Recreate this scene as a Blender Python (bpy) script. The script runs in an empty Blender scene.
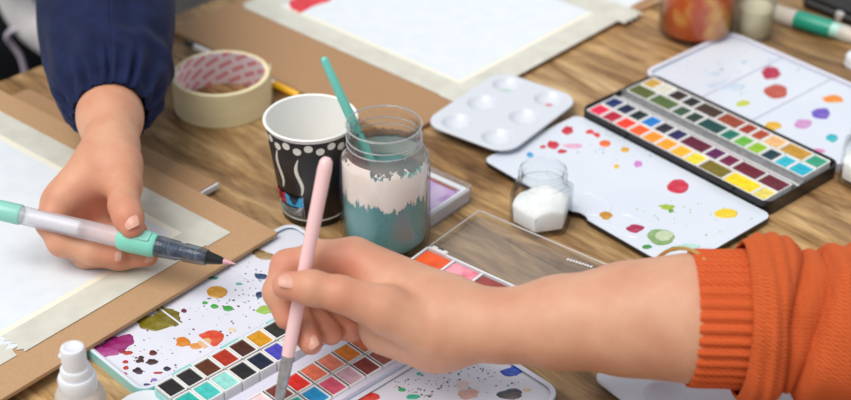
import bpy, bmesh, math, random
import numpy as np
from mathutils import Vector

# ------------------------------------------------------------------ camera, world, light
SC = bpy.context.scene
COL = SC.collection
F, PITCH, H = 1500.0, math.radians(33.0), 0.735
cam_d = bpy.data.cameras.new('camera')
cam = bpy.data.objects.new('camera', cam_d); COL.objects.link(cam)
cam.location = (0, 0, H); cam.rotation_euler = (math.pi/2 - PITCH, 0, 0)
cam_d.sensor_width = 36.0; cam_d.lens = F/851*36.0
cam_d.dof.use_dof = True; cam_d.dof.focus_distance = 1.17; cam_d.dof.aperture_fstop = 4.5
cam_d.clip_start = 0.05
SC.camera = cam

W_ = bpy.data.worlds.new('sky'); SC.world = W_; W_.use_nodes = True
bg = W_.node_tree.nodes['Background']
bg.inputs[0].default_value = (0.90, 0.95, 1.0, 1); bg.inputs[1].default_value = 0.56
sun_d = bpy.data.lights.new('sun', 'SUN'); sun_d.energy = 2.5; sun_d.angle = math.radians(42); sun_d.color = (1.0, 0.95, 0.88)
sun = bpy.data.objects.new('sun', sun_d); COL.objects.link(sun)
sun.rotation_euler = Vector((0.40, 0.32, -1.0)).to_track_quat('-Z', 'Y').to_euler()
SC.view_settings.view_transform = 'Standard'; SC.view_settings.look = 'None'
SC.view_settings.gamma = 1.0; SC.view_settings.exposure = 0.12
SC.view_settings.use_curve_mapping = False
SC.cycles.transparent_max_bounces = 32

# ------------------------------------------------------------------ geometry helpers
SP, CP = math.sin(PITCH), math.cos(PITCH)
def P(x, y, z=0.0):                       # photograph point on the level plane at height z
    a = (x-425.5)/F; b = (y-200)/F
    t = (H-z)/(SP + b*CP)
    return np.array((a*t, (CP - b*SP)*t, z))
def D(x, y, d):                           # photograph point at a given distance along the view axis
    a = (x-425.5)/F; b = (y-200)/F
    return np.array((a*d, (CP - b*SP)*d, H - d*(SP + b*CP)))
TOCAM = np.array((0.0, -CP, SP)); CUP = np.array((0.0, SP, CP)); RIGHT = np.array((1.0, 0, 0))
def nrm(v):
    v = np.asarray(v, float); return v/max(1e-9, np.linalg.norm(v))

def lin(c):
    out = []
    for v in c:
        v = v/255.0
        out.append(v/12.92 if v <= 0.04045 else ((v+0.055)/1.055)**2.4)
    return tuple(out) + (1.0,)

WLOC = {}
def wl(o): return WLOC.get(o.name, np.zeros(3)) if o is not None else np.zeros(3)
def link(o, parent, loc):
    COL.objects.link(o)
    loc = np.asarray(loc, float)
    if parent is not None: o.parent = parent
    o.location = tuple(loc - wl(parent))
    WLOC[o.name] = loc
    return o
def mesh(name, verts, faces, mat, smooth=False, uvs=None):
    me = bpy.data.meshes.new(name)
    me.from_pydata([tuple(float(q) for q in v) for v in verts], [], [tuple(int(i) for i in f) for f in faces])
    for m in (mat if isinstance(mat, (list, tuple)) else [mat]): me.materials.append(m)
    if smooth: me.polygons.foreach_set('use_smooth', [True]*len(me.polygons))
    if uvs is not None:
        l = me.uv_layers.new(name='UVMap')
        li = np.zeros(len(me.loops), dtype=np.int32); me.loops.foreach_get('vertex_index', li)
        l.data.foreach_set('uv', np.asarray(uvs, dtype=np.float32)[li].ravel())
    me.update()
    return me
def obj(name, geo, mat, parent=None, loc=None, smooth=False, uvs=None, split=None):
    """geo = (verts, faces) in world space; the origin is put at loc (default: the middle of its base)."""
    v, f = geo
    v = np.asarray(v, float)
    if loc is None:
        loc = (v.min(0)+v.max(0))/2; loc[2] = v[:, 2].min()
    loc = np.asarray(loc, float)
    me = mesh(name, v-loc, f, mat, smooth, uvs)
    if split is not None: sharp(me, split)
    return link(bpy.data.objects.new(name, me), parent, loc)
def sharp(me, deg):
    bm = bmesh.new(); bm.from_mesh(me)
    bmesh.ops.recalc_face_normals(bm, faces=bm.faces)
    a = math.radians(deg)
    for e in bm.edges:
        if len(e.link_faces) == 2 and e.calc_face_angle(0) > a: e.smooth = False
    bm.to_mesh(me); bm.free()
def fix(o):
    bm = bmesh.new(); bm.from_mesh(o.data); bmesh.ops.recalc_face_normals(bm, faces=bm.faces); bm.to_mesh(o.data); bm.free()
    return o
def tag(o, label=None, cat=None, group=None, kind=None):
    if label: o['label'] = label
    if cat: o['category'] = cat
    if group: o['group'] = group
    if kind: o['kind'] = kind
    return o
def thing(name, label, cat, loc, group=None):
    return tag(link(bpy.data.objects.new(name, None), None, loc), label, cat, group)

class MB:                                 # joins several shapes into one mesh
    def __init__(s): s.v = []; s.f = []
    def add(s, g):
        n = len(s.v); s.v += [tuple(p) for p in g[0]]; s.f += [tuple(i+n for i in f) for f in g[1]]; return s
    def geo(s): return s.v, s.f
class Fr:                                 # a level frame: origin and direction of u; v is u turned by +90 degrees
    def __init__(s, o, u):
        s.o = np.array(o[:2], float); s.u = nrm(np.array(u[:2], float)); s.v = np.array((-s.u[1], s.u[0]))
    def p(s, a, b): return s.o + s.u*a + s.v*b
    def inv(s, q):
        q = np.asarray(q)[:2]-s.o; return float(q@s.u), float(q@s.v)
    def poly(s, pts): return [s.p(a, b) for a, b in pts]
def rrect(a0, a1, b0, b1, r, n=6):
    pts = []
    for cx, cy, st in ((a1-r, b1-r, 0), (a0+r, b1-r, 90), (a0+r, b0+r, 180), (a1-r, b0+r, 270)):
        for k in range(n+1):
            t = math.radians(st+90*k/n); pts.append((cx+r*math.cos(t), cy+r*math.sin(t)))
    return pts
def loft(rings, cap0=True, cap1=True):
    n = len(rings[0]); v = [p for r in rings for p in r]; f = []
    for k in range(len(rings)-1):
        for i in range(n):
            j = (i+1) % n
            f.append((k*n+i, k*n+j, (k+1)*n+j, (k+1)*n+i))
    if cap0: f.append(tuple(range(n))[::-1])
    if cap1: f.append(tuple(range((len(rings)-1)*n, len(rings)*n)))
    return v, f
def ring(poly, z): return [(p[0], p[1], z) for p in poly]
def slab(fr, a0, a1, b0, b1, z0, z1, r=0.0005, c=0.0004, n=4):   # rounded plate with a small chamfer
    o = fr.poly(rrect(a0, a1, b0, b1, max(r, c*1.2), n)); i = fr.poly(rrect(a0+c, a1-c, b0+c, b1-c, max(r-c, c*.2), n))
    return loft([ring(i, z0), ring(o, z0+c), ring(o, z1-c), ring(i, z1)])
def tray(fr, a0, a1, b0, b1, z0, zf, z1, r, w, n=6, slope=0.0):       # open tray with wall thickness w
    o = fr.poly(rrect(a0, a1, b0, b1, r, n)); i = fr.poly(rrect(a0+w, a1-w, b0+w, b1-w, max(r-w, .0004), n))
    j = fr.poly(rrect(a0+w+slope, a1-w-slope, b0+w+slope, b1-w-slope, max(r-w, .0004), n))
    return loft([ring(o, z0), ring(o, z1), ring(i, z1), ring(j, zf)])
def prism(poly, z0, z1, c=0.0):
    if c <= 0: return loft([ring(poly, z0), ring(poly, z1)])
    q = np.array(poly); m = q.mean(0); i = m+(q-m)*(1-c)
    return loft([ring(poly, z0), ring(poly, z0+(z1-z0)*.6), ring(i, z1)])
def lathe(prof, c, n=64, closed=False):
    v = []; f = []
    for r, z in prof:
        for k in range(n):
            t = 2*math.pi*k/n; v.append((c[0]+r*math.cos(t), c[1]+r*math.sin(t), z))
    m = len(prof)
    for k in range(m if closed else m-1):
        k2 = (k+1) % m
        for i in range(n):
            j = (i+1) % n; f.append((k*n+i, k*n+j, k2*n+j, k2*n+i))
    if not closed:
        if prof[0][0] > 1e-6: f.append(tuple(range(n))[::-1])
        if prof[-1][0] > 1e-6: f.append(tuple(range((m-1)*n, m*n)))
    return v, f
def frames(path):
    path = [np.asarray(p, float) for p in path]; out = []
    ref = None
    for i, p in enumerate(path):
        t = nrm(path[min(i+1, len(path)-1)]-path[max(i-1, 0)])
        if ref is None:
            ref = np.array((0, 0, 1.0)) if abs(t[2]) < .85 else np.array((0, 1.0, 0))
        e1 = nrm(ref - t*(ref@t)); e2 = np.cross(t, e1); ref = e1
        out.append((p, t, e1, e2))
    return out
def tube(path, rad, n=16, cap=True):
    rings = []
    for (p, t, e1, e2), r in zip(frames(path), rad):
        rings.append([p + e1*(r*math.cos(2*math.pi*k/n)) + e2*(r*math.sin(2*math.pi*k/n)) for k in range(n)])
    return loft(rings, cap, cap)
def rod(a, b, prof, n=16):                # tube on a straight line: prof = [(distance from a, radius)]
    a = np.asarray(a, float); d = nrm(np.asarray(b, float)-a)
    return tube([a+d*s for s, r in prof], [r for s, r in prof], n)
def smooth_path(pts, n=8):
    pts = [np.asarray(p, float) for p in pts]; out = []
    q = [2*pts[0]-pts[1]] + pts + [2*pts[-1]-pts[-2]]
    for i in range(1, len(q)-2):
        for k in range(n):
            t = k/n; a, b, c, d = q[i-1], q[i], q[i+1], q[i+2]
            out.append(.5*(2*b+(c-a)*t+(2*a-5*b+4*c-d)*t*t+(3*b-a-3*c+d)*t**3))
    out.append(pts[-1]); return out

# ------------------------------------------------------------------ material helpers
MC = {}
def mat(name, c, rough=0.5, c2=None, scale=30.0, detail=3.0, spec=0.5, bump=0.0, bscale=200.0, sheen=0.0, sss=0.0,
        metal=0.0, coat=0.0, lo=0.35, hi=0.65, stretch=None, rot=0.0):
    if name in MC: return MC[name]
    m = bpy.data.materials.new(name); m.use_nodes = True; nt = m.node_tree; N = nt.nodes; L = nt.links
    b = N['Principled BSDF']
    b.inputs['Base Color'].default_value = lin(c); b.inputs['Roughness'].default_value = rough
    b.inputs['Specular IOR Level'].default_value = spec; b.inputs['Metallic'].default_value = metal
    b.inputs['Sheen Weight'].default_value = sheen; b.inputs['Coat Weight'].default_value = coat
    if sss:
        b.inputs['Subsurface Weight'].default_value = sss; b.inputs['Subsurface Radius'].default_value = (0.9, 0.35, 0.2)
        b.inputs['Subsurface Scale'].default_value = 0.006
    tc = N.new('ShaderNodeTexCoord'); mp = N.new('ShaderNodeMapping')
    if stretch: mp.inputs['Scale'].default_value = stretch
    mp.inputs['Rotation'].default_value = (0, 0, rot)
    L.new(tc.outputs['Object'], mp.inputs[0])
    if c2 is not None:
        n = N.new('ShaderNodeTexNoise'); n.inputs['Scale'].default_value = scale; n.inputs['Detail'].default_value = detail
        r = N.new('ShaderNodeValToRGB'); r.color_ramp.elements[0].position = lo; r.color_ramp.elements[1].position = hi
        r.color_ramp.elements[0].color = lin(c); r.color_ramp.elements[1].color = lin(c2)
        L.new(mp.outputs[0], n.inputs[0]); L.new(n.outputs[0], r.inputs[0]); L.new(r.outputs[0], b.inputs['Base Color'])
    if bump:
        n2 = N.new('ShaderNodeTexNoise'); n2.inputs['Scale'].default_value = bscale; n2.inputs['Detail'].default_value = 4
        bp = N.new('ShaderNodeBump'); bp.inputs['Strength'].default_value = bump; bp.inputs['Distance'].default_value = 0.001
        L.new(mp.outputs[0], n2.inputs[0]); L.new(n2.outputs[0], bp.inputs['Height']); L.new(bp.outputs[0], b.inputs['Normal'])
    MC[name] = m
    return m
def glass(name, tint=(255, 255, 255), refl=0.9, milky=0.0, milk=(240, 240, 240), rough=0.03):
    """thin clear wall: sees through, reflects by Fresnel, with an optional milky share"""
    if name in MC: return MC[name]
    m = bpy.data.materials.new(name); m.use_nodes = True; nt = m.node_tree; N = nt.nodes; L = nt.links
    N.remove(N['Principled BSDF']); out = N['Material Output']
    t = N.new('ShaderNodeBsdfTransparent'); t.inputs[0].default_value = lin(tint)
    g = N.new('ShaderNodeBsdfGlossy'); g.inputs['Roughness'].default_value = rough
    l2 = N.new('ShaderNodeLayerWeight'); l2.inputs[0].default_value = .5; p2 = N.new('ShaderNodeMath'); p2.operation = 'POWER'; p2.inputs[1].default_value = 4.0
    L.new(l2.outputs['Facing'], p2.inputs[0])
    tm_ = N.new('ShaderNodeMix'); tm_.data_type = 'RGBA'; L.new(p2.outputs[0], tm_.inputs[0]); tm_.inputs[6].default_value = lin(tint); tm_.inputs[7].default_value = lin(tuple(int(q*.72) for q in tint))
    L.new(tm_.outputs[2], t.inputs[0])
    lw = N.new('ShaderNodeLayerWeight'); lw.inputs[0].default_value = .5
    pw = N.new('ShaderNodeMath'); pw.operation = 'POWER'; pw.inputs[1].default_value = 3.5; L.new(lw.outputs['Facing'], pw.inputs[0])
    ma = N.new('ShaderNodeMath'); ma.operation = 'MULTIPLY_ADD'; ma.inputs[1].default_value = refl*.6; ma.inputs[2].default_value = .03
    L.new(pw.outputs[0], ma.inputs[0])
    mx = N.new('ShaderNodeMixShader'); L.new(ma.outputs[0], mx.inputs[0]); L.new(t.outputs[0], mx.inputs[1]); L.new(g.outputs[0], mx.inputs[2])
    last = mx
    if milky:
        d = N.new('ShaderNodeBsdfDiffuse'); d.inputs[0].default_value = lin(milk)
        m2 = N.new('ShaderNodeMixShader'); m2.inputs[0].default_value = milky
        L.new(mx.outputs[0], m2.inputs[1]); L.new(d.outputs[0], m2.inputs[2]); last = m2
    L.new(last.outputs[0], out.inputs[0])
    MC[name] = m
    return m
def wash(c, c2=None, rough=0.35, scale=120):      # dried watercolour of one hue
    c = tuple(int(v*.92) for v in c)
    if c2 is None: c2 = tuple(min(255, int(v+(255-v)*.22)) for v in c)
    return mat('paint_%02x%02x%02x' % tuple(c), c, rough, c2, scale=scale, detail=4, lo=.42, hi=.75)

# ------------------------------------------------------------------ table and floor
def wood_mat():
    m = bpy.data.materials.new('oiled_wood'); m.use_nodes = True; nt = m.node_tree; N = nt.nodes; L = nt.links
    b = N['Principled BSDF']; b.inputs['Roughness'].default_value = 0.5; b.inputs['Specular IOR Level'].default_value = 0.35
    tc = N.new('ShaderNodeTexCoord'); oi = N.new('ShaderNodeObjectInfo')
    cm = N.new('ShaderNodeCombineXYZ'); mu = N.new('ShaderNodeMath'); mu.operation = 'MULTIPLY'; mu.inputs[1].default_value = 9.0
    L.new(oi.outputs['Random'], mu.inputs[0]); L.new(mu.outputs[0], cm.inputs[0]); L.new(mu.outputs[0], cm.inputs[1])
    ad = N.new('ShaderNodeVectorMath'); ad.operation = 'ADD'; L.new(tc.outputs['Object'], ad.inputs[0]); L.new(cm.outputs[0], ad.inputs[1])
    def noise(sx, sy, scale, detail, dist=0.0):
        mp = N.new('ShaderNodeMapping'); mp.inputs['Scale'].default_value = (sx, sy, 1); L.new(ad.outputs[0], mp.inputs[0])
        n = N.new('ShaderNodeTexNoise'); n.inputs['Scale'].default_value = scale; n.inputs['Detail'].default_value = detail
        n.inputs['Distortion'].default_value = dist; n.inputs['Roughness'].default_value = .62
        L.new(mp.outputs[0], n.inputs[0]); return n.outputs[0]
    big = noise(1.0, 4.5, 4.5, 6, 1.6); fine = noise(0.06, 1.0, 620, 3); mid = noise(0.16, 1.0, 75, 5, .5); tone = noise(1, 3.0, 2.6, 2)
    r = N.new('ShaderNodeValToRGB'); e = r.color_ramp.elements
    e[0].position = .28; e[0].color = lin((110, 80, 50)); e[1].position = .74; e[1].color = lin((232, 204, 160))
    for ps, c in ((.40, (162, 124, 82)), (.50, (194, 156, 110)), (.60, (216, 180, 132))):
        x = e.new(ps); x.color = lin(c)
    L.new(big, r.inputs[0])
    r2 = N.new('ShaderNodeValToRGB'); r2.color_ramp.elements[0].position = .36; r2.color_ramp.elements[1].position = .62
    r2.color_ramp.elements[0].color = (.55, .5, .46, 1); r2.color_ramp.elements[1].color = (1.1, 1.1, 1.1, 1)
    L.new(mid, r2.inputs[0])
    m1 = N.new('ShaderNodeMix'); m1.data_type = 'RGBA'; m1.blend_type = 'MULTIPLY'; m1.inputs[0].default_value = .95
    L.new(r.outputs[0], m1.inputs[6]); L.new(r2.outputs[0], m1.inputs[7])
    r3 = N.new('ShaderNodeValToRGB'); r3.color_ramp.elements[0].position = .3; r3.color_ramp.elements[1].position = .6
    r3.color_ramp.elements[0].color = (.72, .7, .68, 1); r3.color_ramp.elements[1].color = (1.05, 1.05, 1.05, 1)
    L.new(fine, r3.inputs[0])
    m2 = N.new('ShaderNodeMix'); m2.data_type = 'RGBA'; m2.blend_type = 'MULTIPLY'; m2.inputs[0].default_value = .8
    L.new(m1.outputs[2], m2.inputs[6]); L.new(r3.outputs[0], m2.inputs[7])
    r4 = N.new('ShaderNodeValToRGB'); r4.color_ramp.elements[0].position = .42; r4.color_ramp.elements[1].position = .62
    r4.color_ramp.elements[0].color = (1, 1, 1, 1); r4.color_ramp.elements[1].color = (1.05, .97, .72, 1)
    L.new(tone, r4.inputs[0])
    m3 = N.new('ShaderNodeMix'); m3.data_type = 'RGBA'; m3.blend_type = 'MULTIPLY'; m3.inputs[0].default_value = .6
    L.new(m2.outputs[2], m3.inputs[6]); L.new(r4.outputs[0], m3.inputs[7])
    vo = N.new('ShaderNodeTexVoronoi'); vo.inputs['Scale'].default_value = 5.5
    mpv = N.new('ShaderNodeMapping'); mpv.inputs['Scale'].default_value = (1, 2.2, 1); L.new(ad.outputs[0], mpv.inputs[0]); L.new(mpv.outputs[0], vo.inputs[0])
    r5 = N.new('ShaderNodeValToRGB'); r5.color_ramp.elements[0].position = .02; r5.color_ramp.elements[1].position = .12
    r5.color_ramp.elements[0].color = (.4, .3, .22, 1); r5.color_ramp.elements[1].color = (1, 1, 1, 1)
    L.new(vo.outputs['Distance'], r5.inputs[0])
    m4 = N.new('ShaderNodeMix'); m4.data_type = 'RGBA'; m4.blend_type = 'MULTIPLY'; m4.inputs[0].default_value = .7
    L.new(m3.outputs[2], m4.inputs[6]); L.new(r5.outputs[0], m4.inputs[7])
    pr = N.new('ShaderNodeMapRange'); pr.inputs['To Min'].default_value = .58; pr.inputs['To Max'].default_value = .98; L.new(oi.outputs['Random'], pr.inputs[0])
    m5 = N.new('ShaderNodeVectorMath'); m5.operation = 'SCALE'; L.new(m4.outputs[2], m5.inputs[0]); L.new(pr.outputs[0], m5.inputs['Scale'])
    L.new(m5.outputs[0], b.inputs['Base Color'])
    bp = N.new('ShaderNodeBump'); bp.inputs['Strength'].default_value = .25; bp.inputs['Distance'].default_value = .001
    L.new(fine, bp.inputs['Height']); L.new(bp.outputs[0], b.inputs['Normal'])
    return m
WOOD = wood_mat()
edge0 = P(0, 81); TF = Fr(edge0, (0.70, -0.714))        # u runs along the planks away from the far end of the table
table = thing('table', 'oiled wooden plank table under all the paints and boards', 'table', (0.1, 1.1, -0.74))
PW = 0.152
b_seam = TF.inv(P(772, 53))[1]
k0 = math.floor((-0.75-b_seam)/PW)
random.seed(4)
pl_geo = slab(Fr((0, 0), (1, 0)), 0, 1.75, 0.0006, PW-0.0006, -0.03, 0, .0015, .0012, 2)
pl_me = mesh('plank', pl_geo[0], pl_geo[1], WOOD)
ang = math.atan2(TF.u[1], TF.u[0])
for k in range(k0, k0+12):
    o = bpy.data.objects.new('plank', pl_me); q = TF.p(0.0, b_seam+k*PW)
    link(o, table, (q[0], q[1], 0.0)); o.rotation_euler = (0, 0, ang)
lo_b, hi_b = b_seam+k0*PW, b_seam+(k0+12)*PW
for a in (0.08, 1.64):
    for b in (lo_b+.08, hi_b-.08):
        obj('leg', slab(TF, a-.035, a+.035, b-.035, b+.035, -.74, -.03, .004, .003), WOOD, table)
obj('apron_rail', slab(TF, .06, 1.68, lo_b+.06, lo_b+.08, -.1, -.03), WOOD, table)
obj('apron_rail', slab(TF, .06, 1.68, hi_b-.08, hi_b-.06, -.1, -.03), WOOD, table)
fl = obj('floor', ([(-3, -2, -.74), (3, -2, -.74), (3, 5, -.74), (-3, 5, -.74)], [(0, 1, 2, 3)]), mat('floor_boards', (34, 29, 26), .6, (44, 38, 33), scale=6, stretch=(1, 8, 1)), loc=(0, 1, -.74))
tag(fl, 'dark floor under the table', 'floor', kind='structure')

# ------------------------------------------------------------------ common materials
KRAFT = mat('brown_board', (190, 154, 117), .75, (176, 138, 101), scale=700, detail=5, bump=.1, bscale=1200, lo=.25, hi=.75)
KRAFT2 = mat('darker_brown_board', (174, 137, 101), .75, (160, 122, 87), scale=700, detail=5, bump=.1, bscale=1200, lo=.25, hi=.75)
PAPER = mat('white_paper', (216, 223, 231), .8, (221, 227, 234), scale=60, bump=.12, bscale=700)
TAPE = mat('pale_masking_tape', (212, 211, 201), .6, (200, 199, 188), scale=45, bump=.25, bscale=240, stretch=(1, 1, 1))
ENAMEL = mat('white_enamel', (222, 223, 236), .22, (216, 218, 232), scale=20, coat=.3)
ENAMEL2 = mat('white_enamel_cool', (216, 222, 234), .25, (210, 218, 231), scale=12, coat=.3)
MINT = mat('mint_enamel', (146, 208, 206), .3, coat=.3)
BLACKTIN = mat('black_enamel', (24, 23, 24), .3, (34, 32, 32), scale=80)
PLASTIC = mat('white_plastic', (224, 227, 233), .3)
PANW = mat('pan_white', (234, 234, 234), .35)
PALP = mat('palette_plastic', (208, 213, 223), .3)
STEEL = mat('brushed_steel', (150, 150, 152), .35, (175, 175, 178), scale=200, metal=.6)
DARKSTEEL = mat('dark_steel', (80, 80, 84), .4, metal=.7)

# ------------------------------------------------------------------ paint blots
BLOBN = [0]
def blob(parent, px, py, rx, ry, z, col, name='paint_blot', jag=.15, seed=None, n=26, c2=None, tilt=0.0, th=.00035, pts=None, scale=120):
    """a thin dried puddle with an uneven edge lying on the level surface at height z"""
    rnd = random.Random(seed if seed is not None else int(px*31+py*17))
    ph = [(rnd.uniform(.2, 1)/(k**.8), k, rnd.uniform(0, 6.28)) for k in range(2, 9)]
    if pts is None:
        pts = []
        for i in range(n):
            t = 2*math.pi*i/n
            r = 1+jag*sum(a*math.sin(k*t+p) for a, k, p in ph)
            x = rx*r*math.cos(t); y = ry*r*math.sin(t)
            pts.append((px+x*math.cos(tilt)-y*math.sin(tilt), py+x*math.sin(tilt)+y*math.cos(tilt)))
    BLOBN[0] += 1; th += .00004*(BLOBN[0] % 9)
    w = np.array([P(x, y, z)[:2] for x, y in pts]); m = w.mean(0)
    o = ring(w, z+.00002); i = ring(m+(w-m)*.9, z+th)
    v, f = loft([o, i], False, True)
    return obj(name, (v, f), wash(col, c2, scale=scale), parent, loc=(m[0], m[1], z))
def specks(parent, name, spots, z, col, seed=0):
    """a scatter of tiny drops joined into one part"""
    mb = MB(); rnd = random.Random(seed)
    for (px, py, r) in spots:
        w = [P(px+r*math.cos(t)*rnd.uniform(.75, 1.25), py+r*.6*math.sin(t)*rnd.uniform(.75, 1.25), z)[:2] for t in [k*math.pi/4 for k in range(8)]]
        w = np.array(w); m = w.mean(0)
        mb.add(loft([ring(w, z+.00002), ring(m+(w-m)*.8, z+.0003)], False, True))
    return tag(obj(name, mb.geo(), wash(col), parent), kind='stuff')
def scatter(n, box, r0, r1, seed):
    rnd = random.Random(seed); out = []
    for _ in range(n):
        a, b = rnd.random(), rnd.random()
        (x0, y0), (x1, y1), (x2, y2) = box
        out.append((x0+(x1-x0)*a+(x2-x0)*b, y0+(y1-y0)*a+(y2-y0)*b, r0+(r1-r0)*rnd.random()**2))
    return out

# ------------------------------------------------------------------ boards with paper
def quad_frame(z, corner, along): 
    a = P(*corner, z); b = P(*along, z); return Fr(a, (b-a)), float(np.linalg.norm(b-a))
def strip(fr, a0, a1, b0, b1, z, torn=(0, 0), seed=1, th=.00025, n=9):
    """a strip of masking tape; torn ends are ragged"""
    rnd = random.Random(seed); pts = []
    pts += [(a0, b0), (a1, b0)]
    if torn[1]:
        pts += [(a1+rnd.uniform(-torn[1], torn[1]), b0+(b1-b0)*k/n) for k in range(1, n)]
    pts += [(a1, b1), (a0, b1)]
    if torn[0]:
        pts += [(a0+rnd.uniform(-torn[0], torn[0]), b1+(b0-b1)*k/n) for k in range(1, n)]
    return prism(fr.poly(pts), z, z+th)

ZB = 0.0135
cB = P(278, 232, ZB); frB = Fr(cB, P(0, 400, ZB)-cB)             # u towards the lower left, v towards the upper left... see sign below
sg = 1 if frB.inv(P(0, 106, ZB))[1] > 0 else -1
def S(b0, b1): return (b0, b1) if sg > 0 else (-b1, -b0)
db = thing('drawing_board', 'upper brown drawing board with taped white paper under the hand with water brush', 'drawing board', (cB[0]-.3, cB[1]-.1, .0097))
b0, b1 = S(0, .62)
obj('board', slab(frB, 0, .46, b0, b1, .0097, ZB, .002, .0004), KRAFT, db)
pe = frB.inv(P(183, 233, ZB)); po = frB.inv(P(228, 231, ZB))
ta = min(abs(po[0]), .03)
a_in = abs(pe[0]); v_in = abs(pe[1])
tA = [frB.inv(P(*q, ZB)) for q in ((140.5, 190), (227.6, 226.5), (139, 211), (183, 232.6), (224.6, 234), (134, 289), (85.5, 289), (26, 356))]
fo = [abs(t[1]) for t in tA]; fa = [t[0] for t in tA]
far_out_a, far_in_a = (fa[0]+fa[1])/2, (fa[2]+fa[3])/2             # far strip: distance from far edge
side_out_b, side_in_b = (fo[4]+fo[5])/2, (fo[3]+fo[6])/2
p0, p1 = S(side_out_b+.010, .60)
obj('paper', prism(frB.poly([(far_out_a+.008, p0), (.45, p0), (.45, p1), (far_out_a+.008, p1)]), ZB, ZB+.0004), PAPER, db)
s0, s1 = S(side_out_b-.002, .60)
obj('masking_tape', strip(frB, far_out_a, far_in_a, s0, s1, ZB+.0004, seed=3), TAPE, db)
s0, s1 = S(side_out_b, side_in_b)
obj('masking_tape', strip(frB, far_out_a+.004, fa[7]-.002, s0, s1, ZB+.00055, torn=(.003, .003), seed=8), TAPE, db)
obj('masking_tape', strip(frB, fa[7]+.004, .45, s0-.001, s1-.001, ZB+.0004, torn=(.004, 0), seed=9), TAPE, db)
CREAM = mat('cream_paper_margin', (232, 230, 214), .8)
s0, s1 = S(side_in_b, side_in_b+.006)
obj('paper_margin', prism(frB.poly([(far_in_a, s0), (.45, s0), (.45, s1), (far_in_a, s1)]), ZB+.0004, ZB+.0005), CREAM, db)
s0, s1 = S(side_in_b, .60)
obj('paper_margin', prism(frB.poly([(far_in_a, s0), (far_in_a+.006, s0), (far_in_a+.006, s1), (far_in_a, s1)]), ZB+.0004, ZB+.00047), CREAM, db)

ZL = .0094
cL = P(218, 182, ZL); frL = Fr(cL, P(28, 88, ZL)-cL); LL = float(np.linalg.norm(P(28, 88, ZL)-cL))
sl = 1 if frL.inv(P(100, 330, ZL))[1] > 0 else -1
lb = thing('drawing_board', 'lower brown board with a white edge lying beneath the taped drawing board', 'drawing board', (cL[0]-.1, cL[1]-.05, 0))
q0, q1 = (0, .30) if sl > 0 else (-.30, 0)
obj('board', slab(frL, .0012, LL, q0, q1, .0, ZL, .006, .0004), KRAFT2, lb)
obj('white_edge', slab(frL, -.0012, .0011, q0, q1, .0034, ZL-.0008, .0006, .0003), PLASTIC, lb)

ZR = .005
c0 = P(170, 29, ZR); frR = Fr(c0, P(210, 48, ZR)-c0)
v_far = frR.inv(P(640, 12, ZR))
u_r = (frR.inv(P(455, 105, ZR))[0]+frR.inv(P(640, 12, ZR))[0])/2
v_t = (frR.inv(P(237, 4, ZR))[1]+frR.inv(P(320, 43, ZR))[1])/2
bb = thing('drawing_board', 'large brown board with taped paper and a red brush mark behind the tape roll', 'drawing board', (.05, 1.5, 0))
obj('board', slab(frR, 0, u_r-.002, 0, .62, 0, ZR, .002, .0004), KRAFT2, bb)
TW = .030
obj('paper', prism(frR.poly([(.02, v_t+.01), (u_r-.01, v_t+.01), (u_r-.01, .60), (.02, .60)]), ZR, ZR+.0004), PAPER, bb)
obj('masking_tape', strip(frR, -.012+.03, u_r+.001, v_t, v_t+TW, ZR+.0004, torn=(.003, .002), seed=5), TAPE, bb)
v_tip = frR.inv(P(640, 12, ZR))[1]
obj('masking_tape', strip(frR, u_r-TW, u_r+.0015, v_t-.002, v_tip, ZR+.0006, torn=(0, 0), seed=6), TAPE, bb)
obj('masking_tape', strip(frR, u_r-.30, u_r+.012, v_tip-.036, v_tip-.002, ZR+.0009, torn=(.003, .004), seed=7), TAPE, bb)
obj('masking_tape', strip(frR, .012, .045, v_t+.004, .60, ZR+.0006, seed=10), TAPE, bb)
obj('paper_margin', prism(frR.poly([(.045, v_t+TW), (u_r-TW, v_t+TW), (u_r-TW, v_t+TW+.006), (.045, v_t+TW+.006)]), ZR+.0004, ZR+.0005), CREAM, bb)
obj('paper_margin', prism(frR.poly([(u_r-TW-.006, v_t+TW), (u_r-TW, v_t+TW), (u_r-TW, v_tip-.036), (u_r-TW-.006, v_tip-.036)]), ZR+.0004, ZR+.00047), CREAM, bb)
z = ZR+.0004
blob(bb, 0, 0, 0, 0, z, (228, 30, 50), 'red_brush_mark', pts=[(300, -22), (345, -30), (340, -8), (328, 2), (316, 5), (308, 9), (299, 14), (296, 11), (291, 10), (289, 3)], c2=(240, 80, 90))
blob(bb, 0, 0, 0, 0, z, (240, 170, 180), 'pink_brush_mark', pts=[(262, -10), (282, -12), (285, -2), (282, 3), (274, 2), (266, -1)], c2=(250, 205, 210))
fb = obj('drawing_board', prism(np.array([P(632, 13, .004)[:2], P(668, -2, .004)[:2], P(640, -45, .004)[:2], P(560, -45, .004)[:2], P(590, -5, .004)[:2]]), 0.0, .004), KRAFT)
# the far board lies flat beyond the taped corner
tag(fb, 'plain brown board whose corner shows past the far taped corner', 'drawing board')

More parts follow.
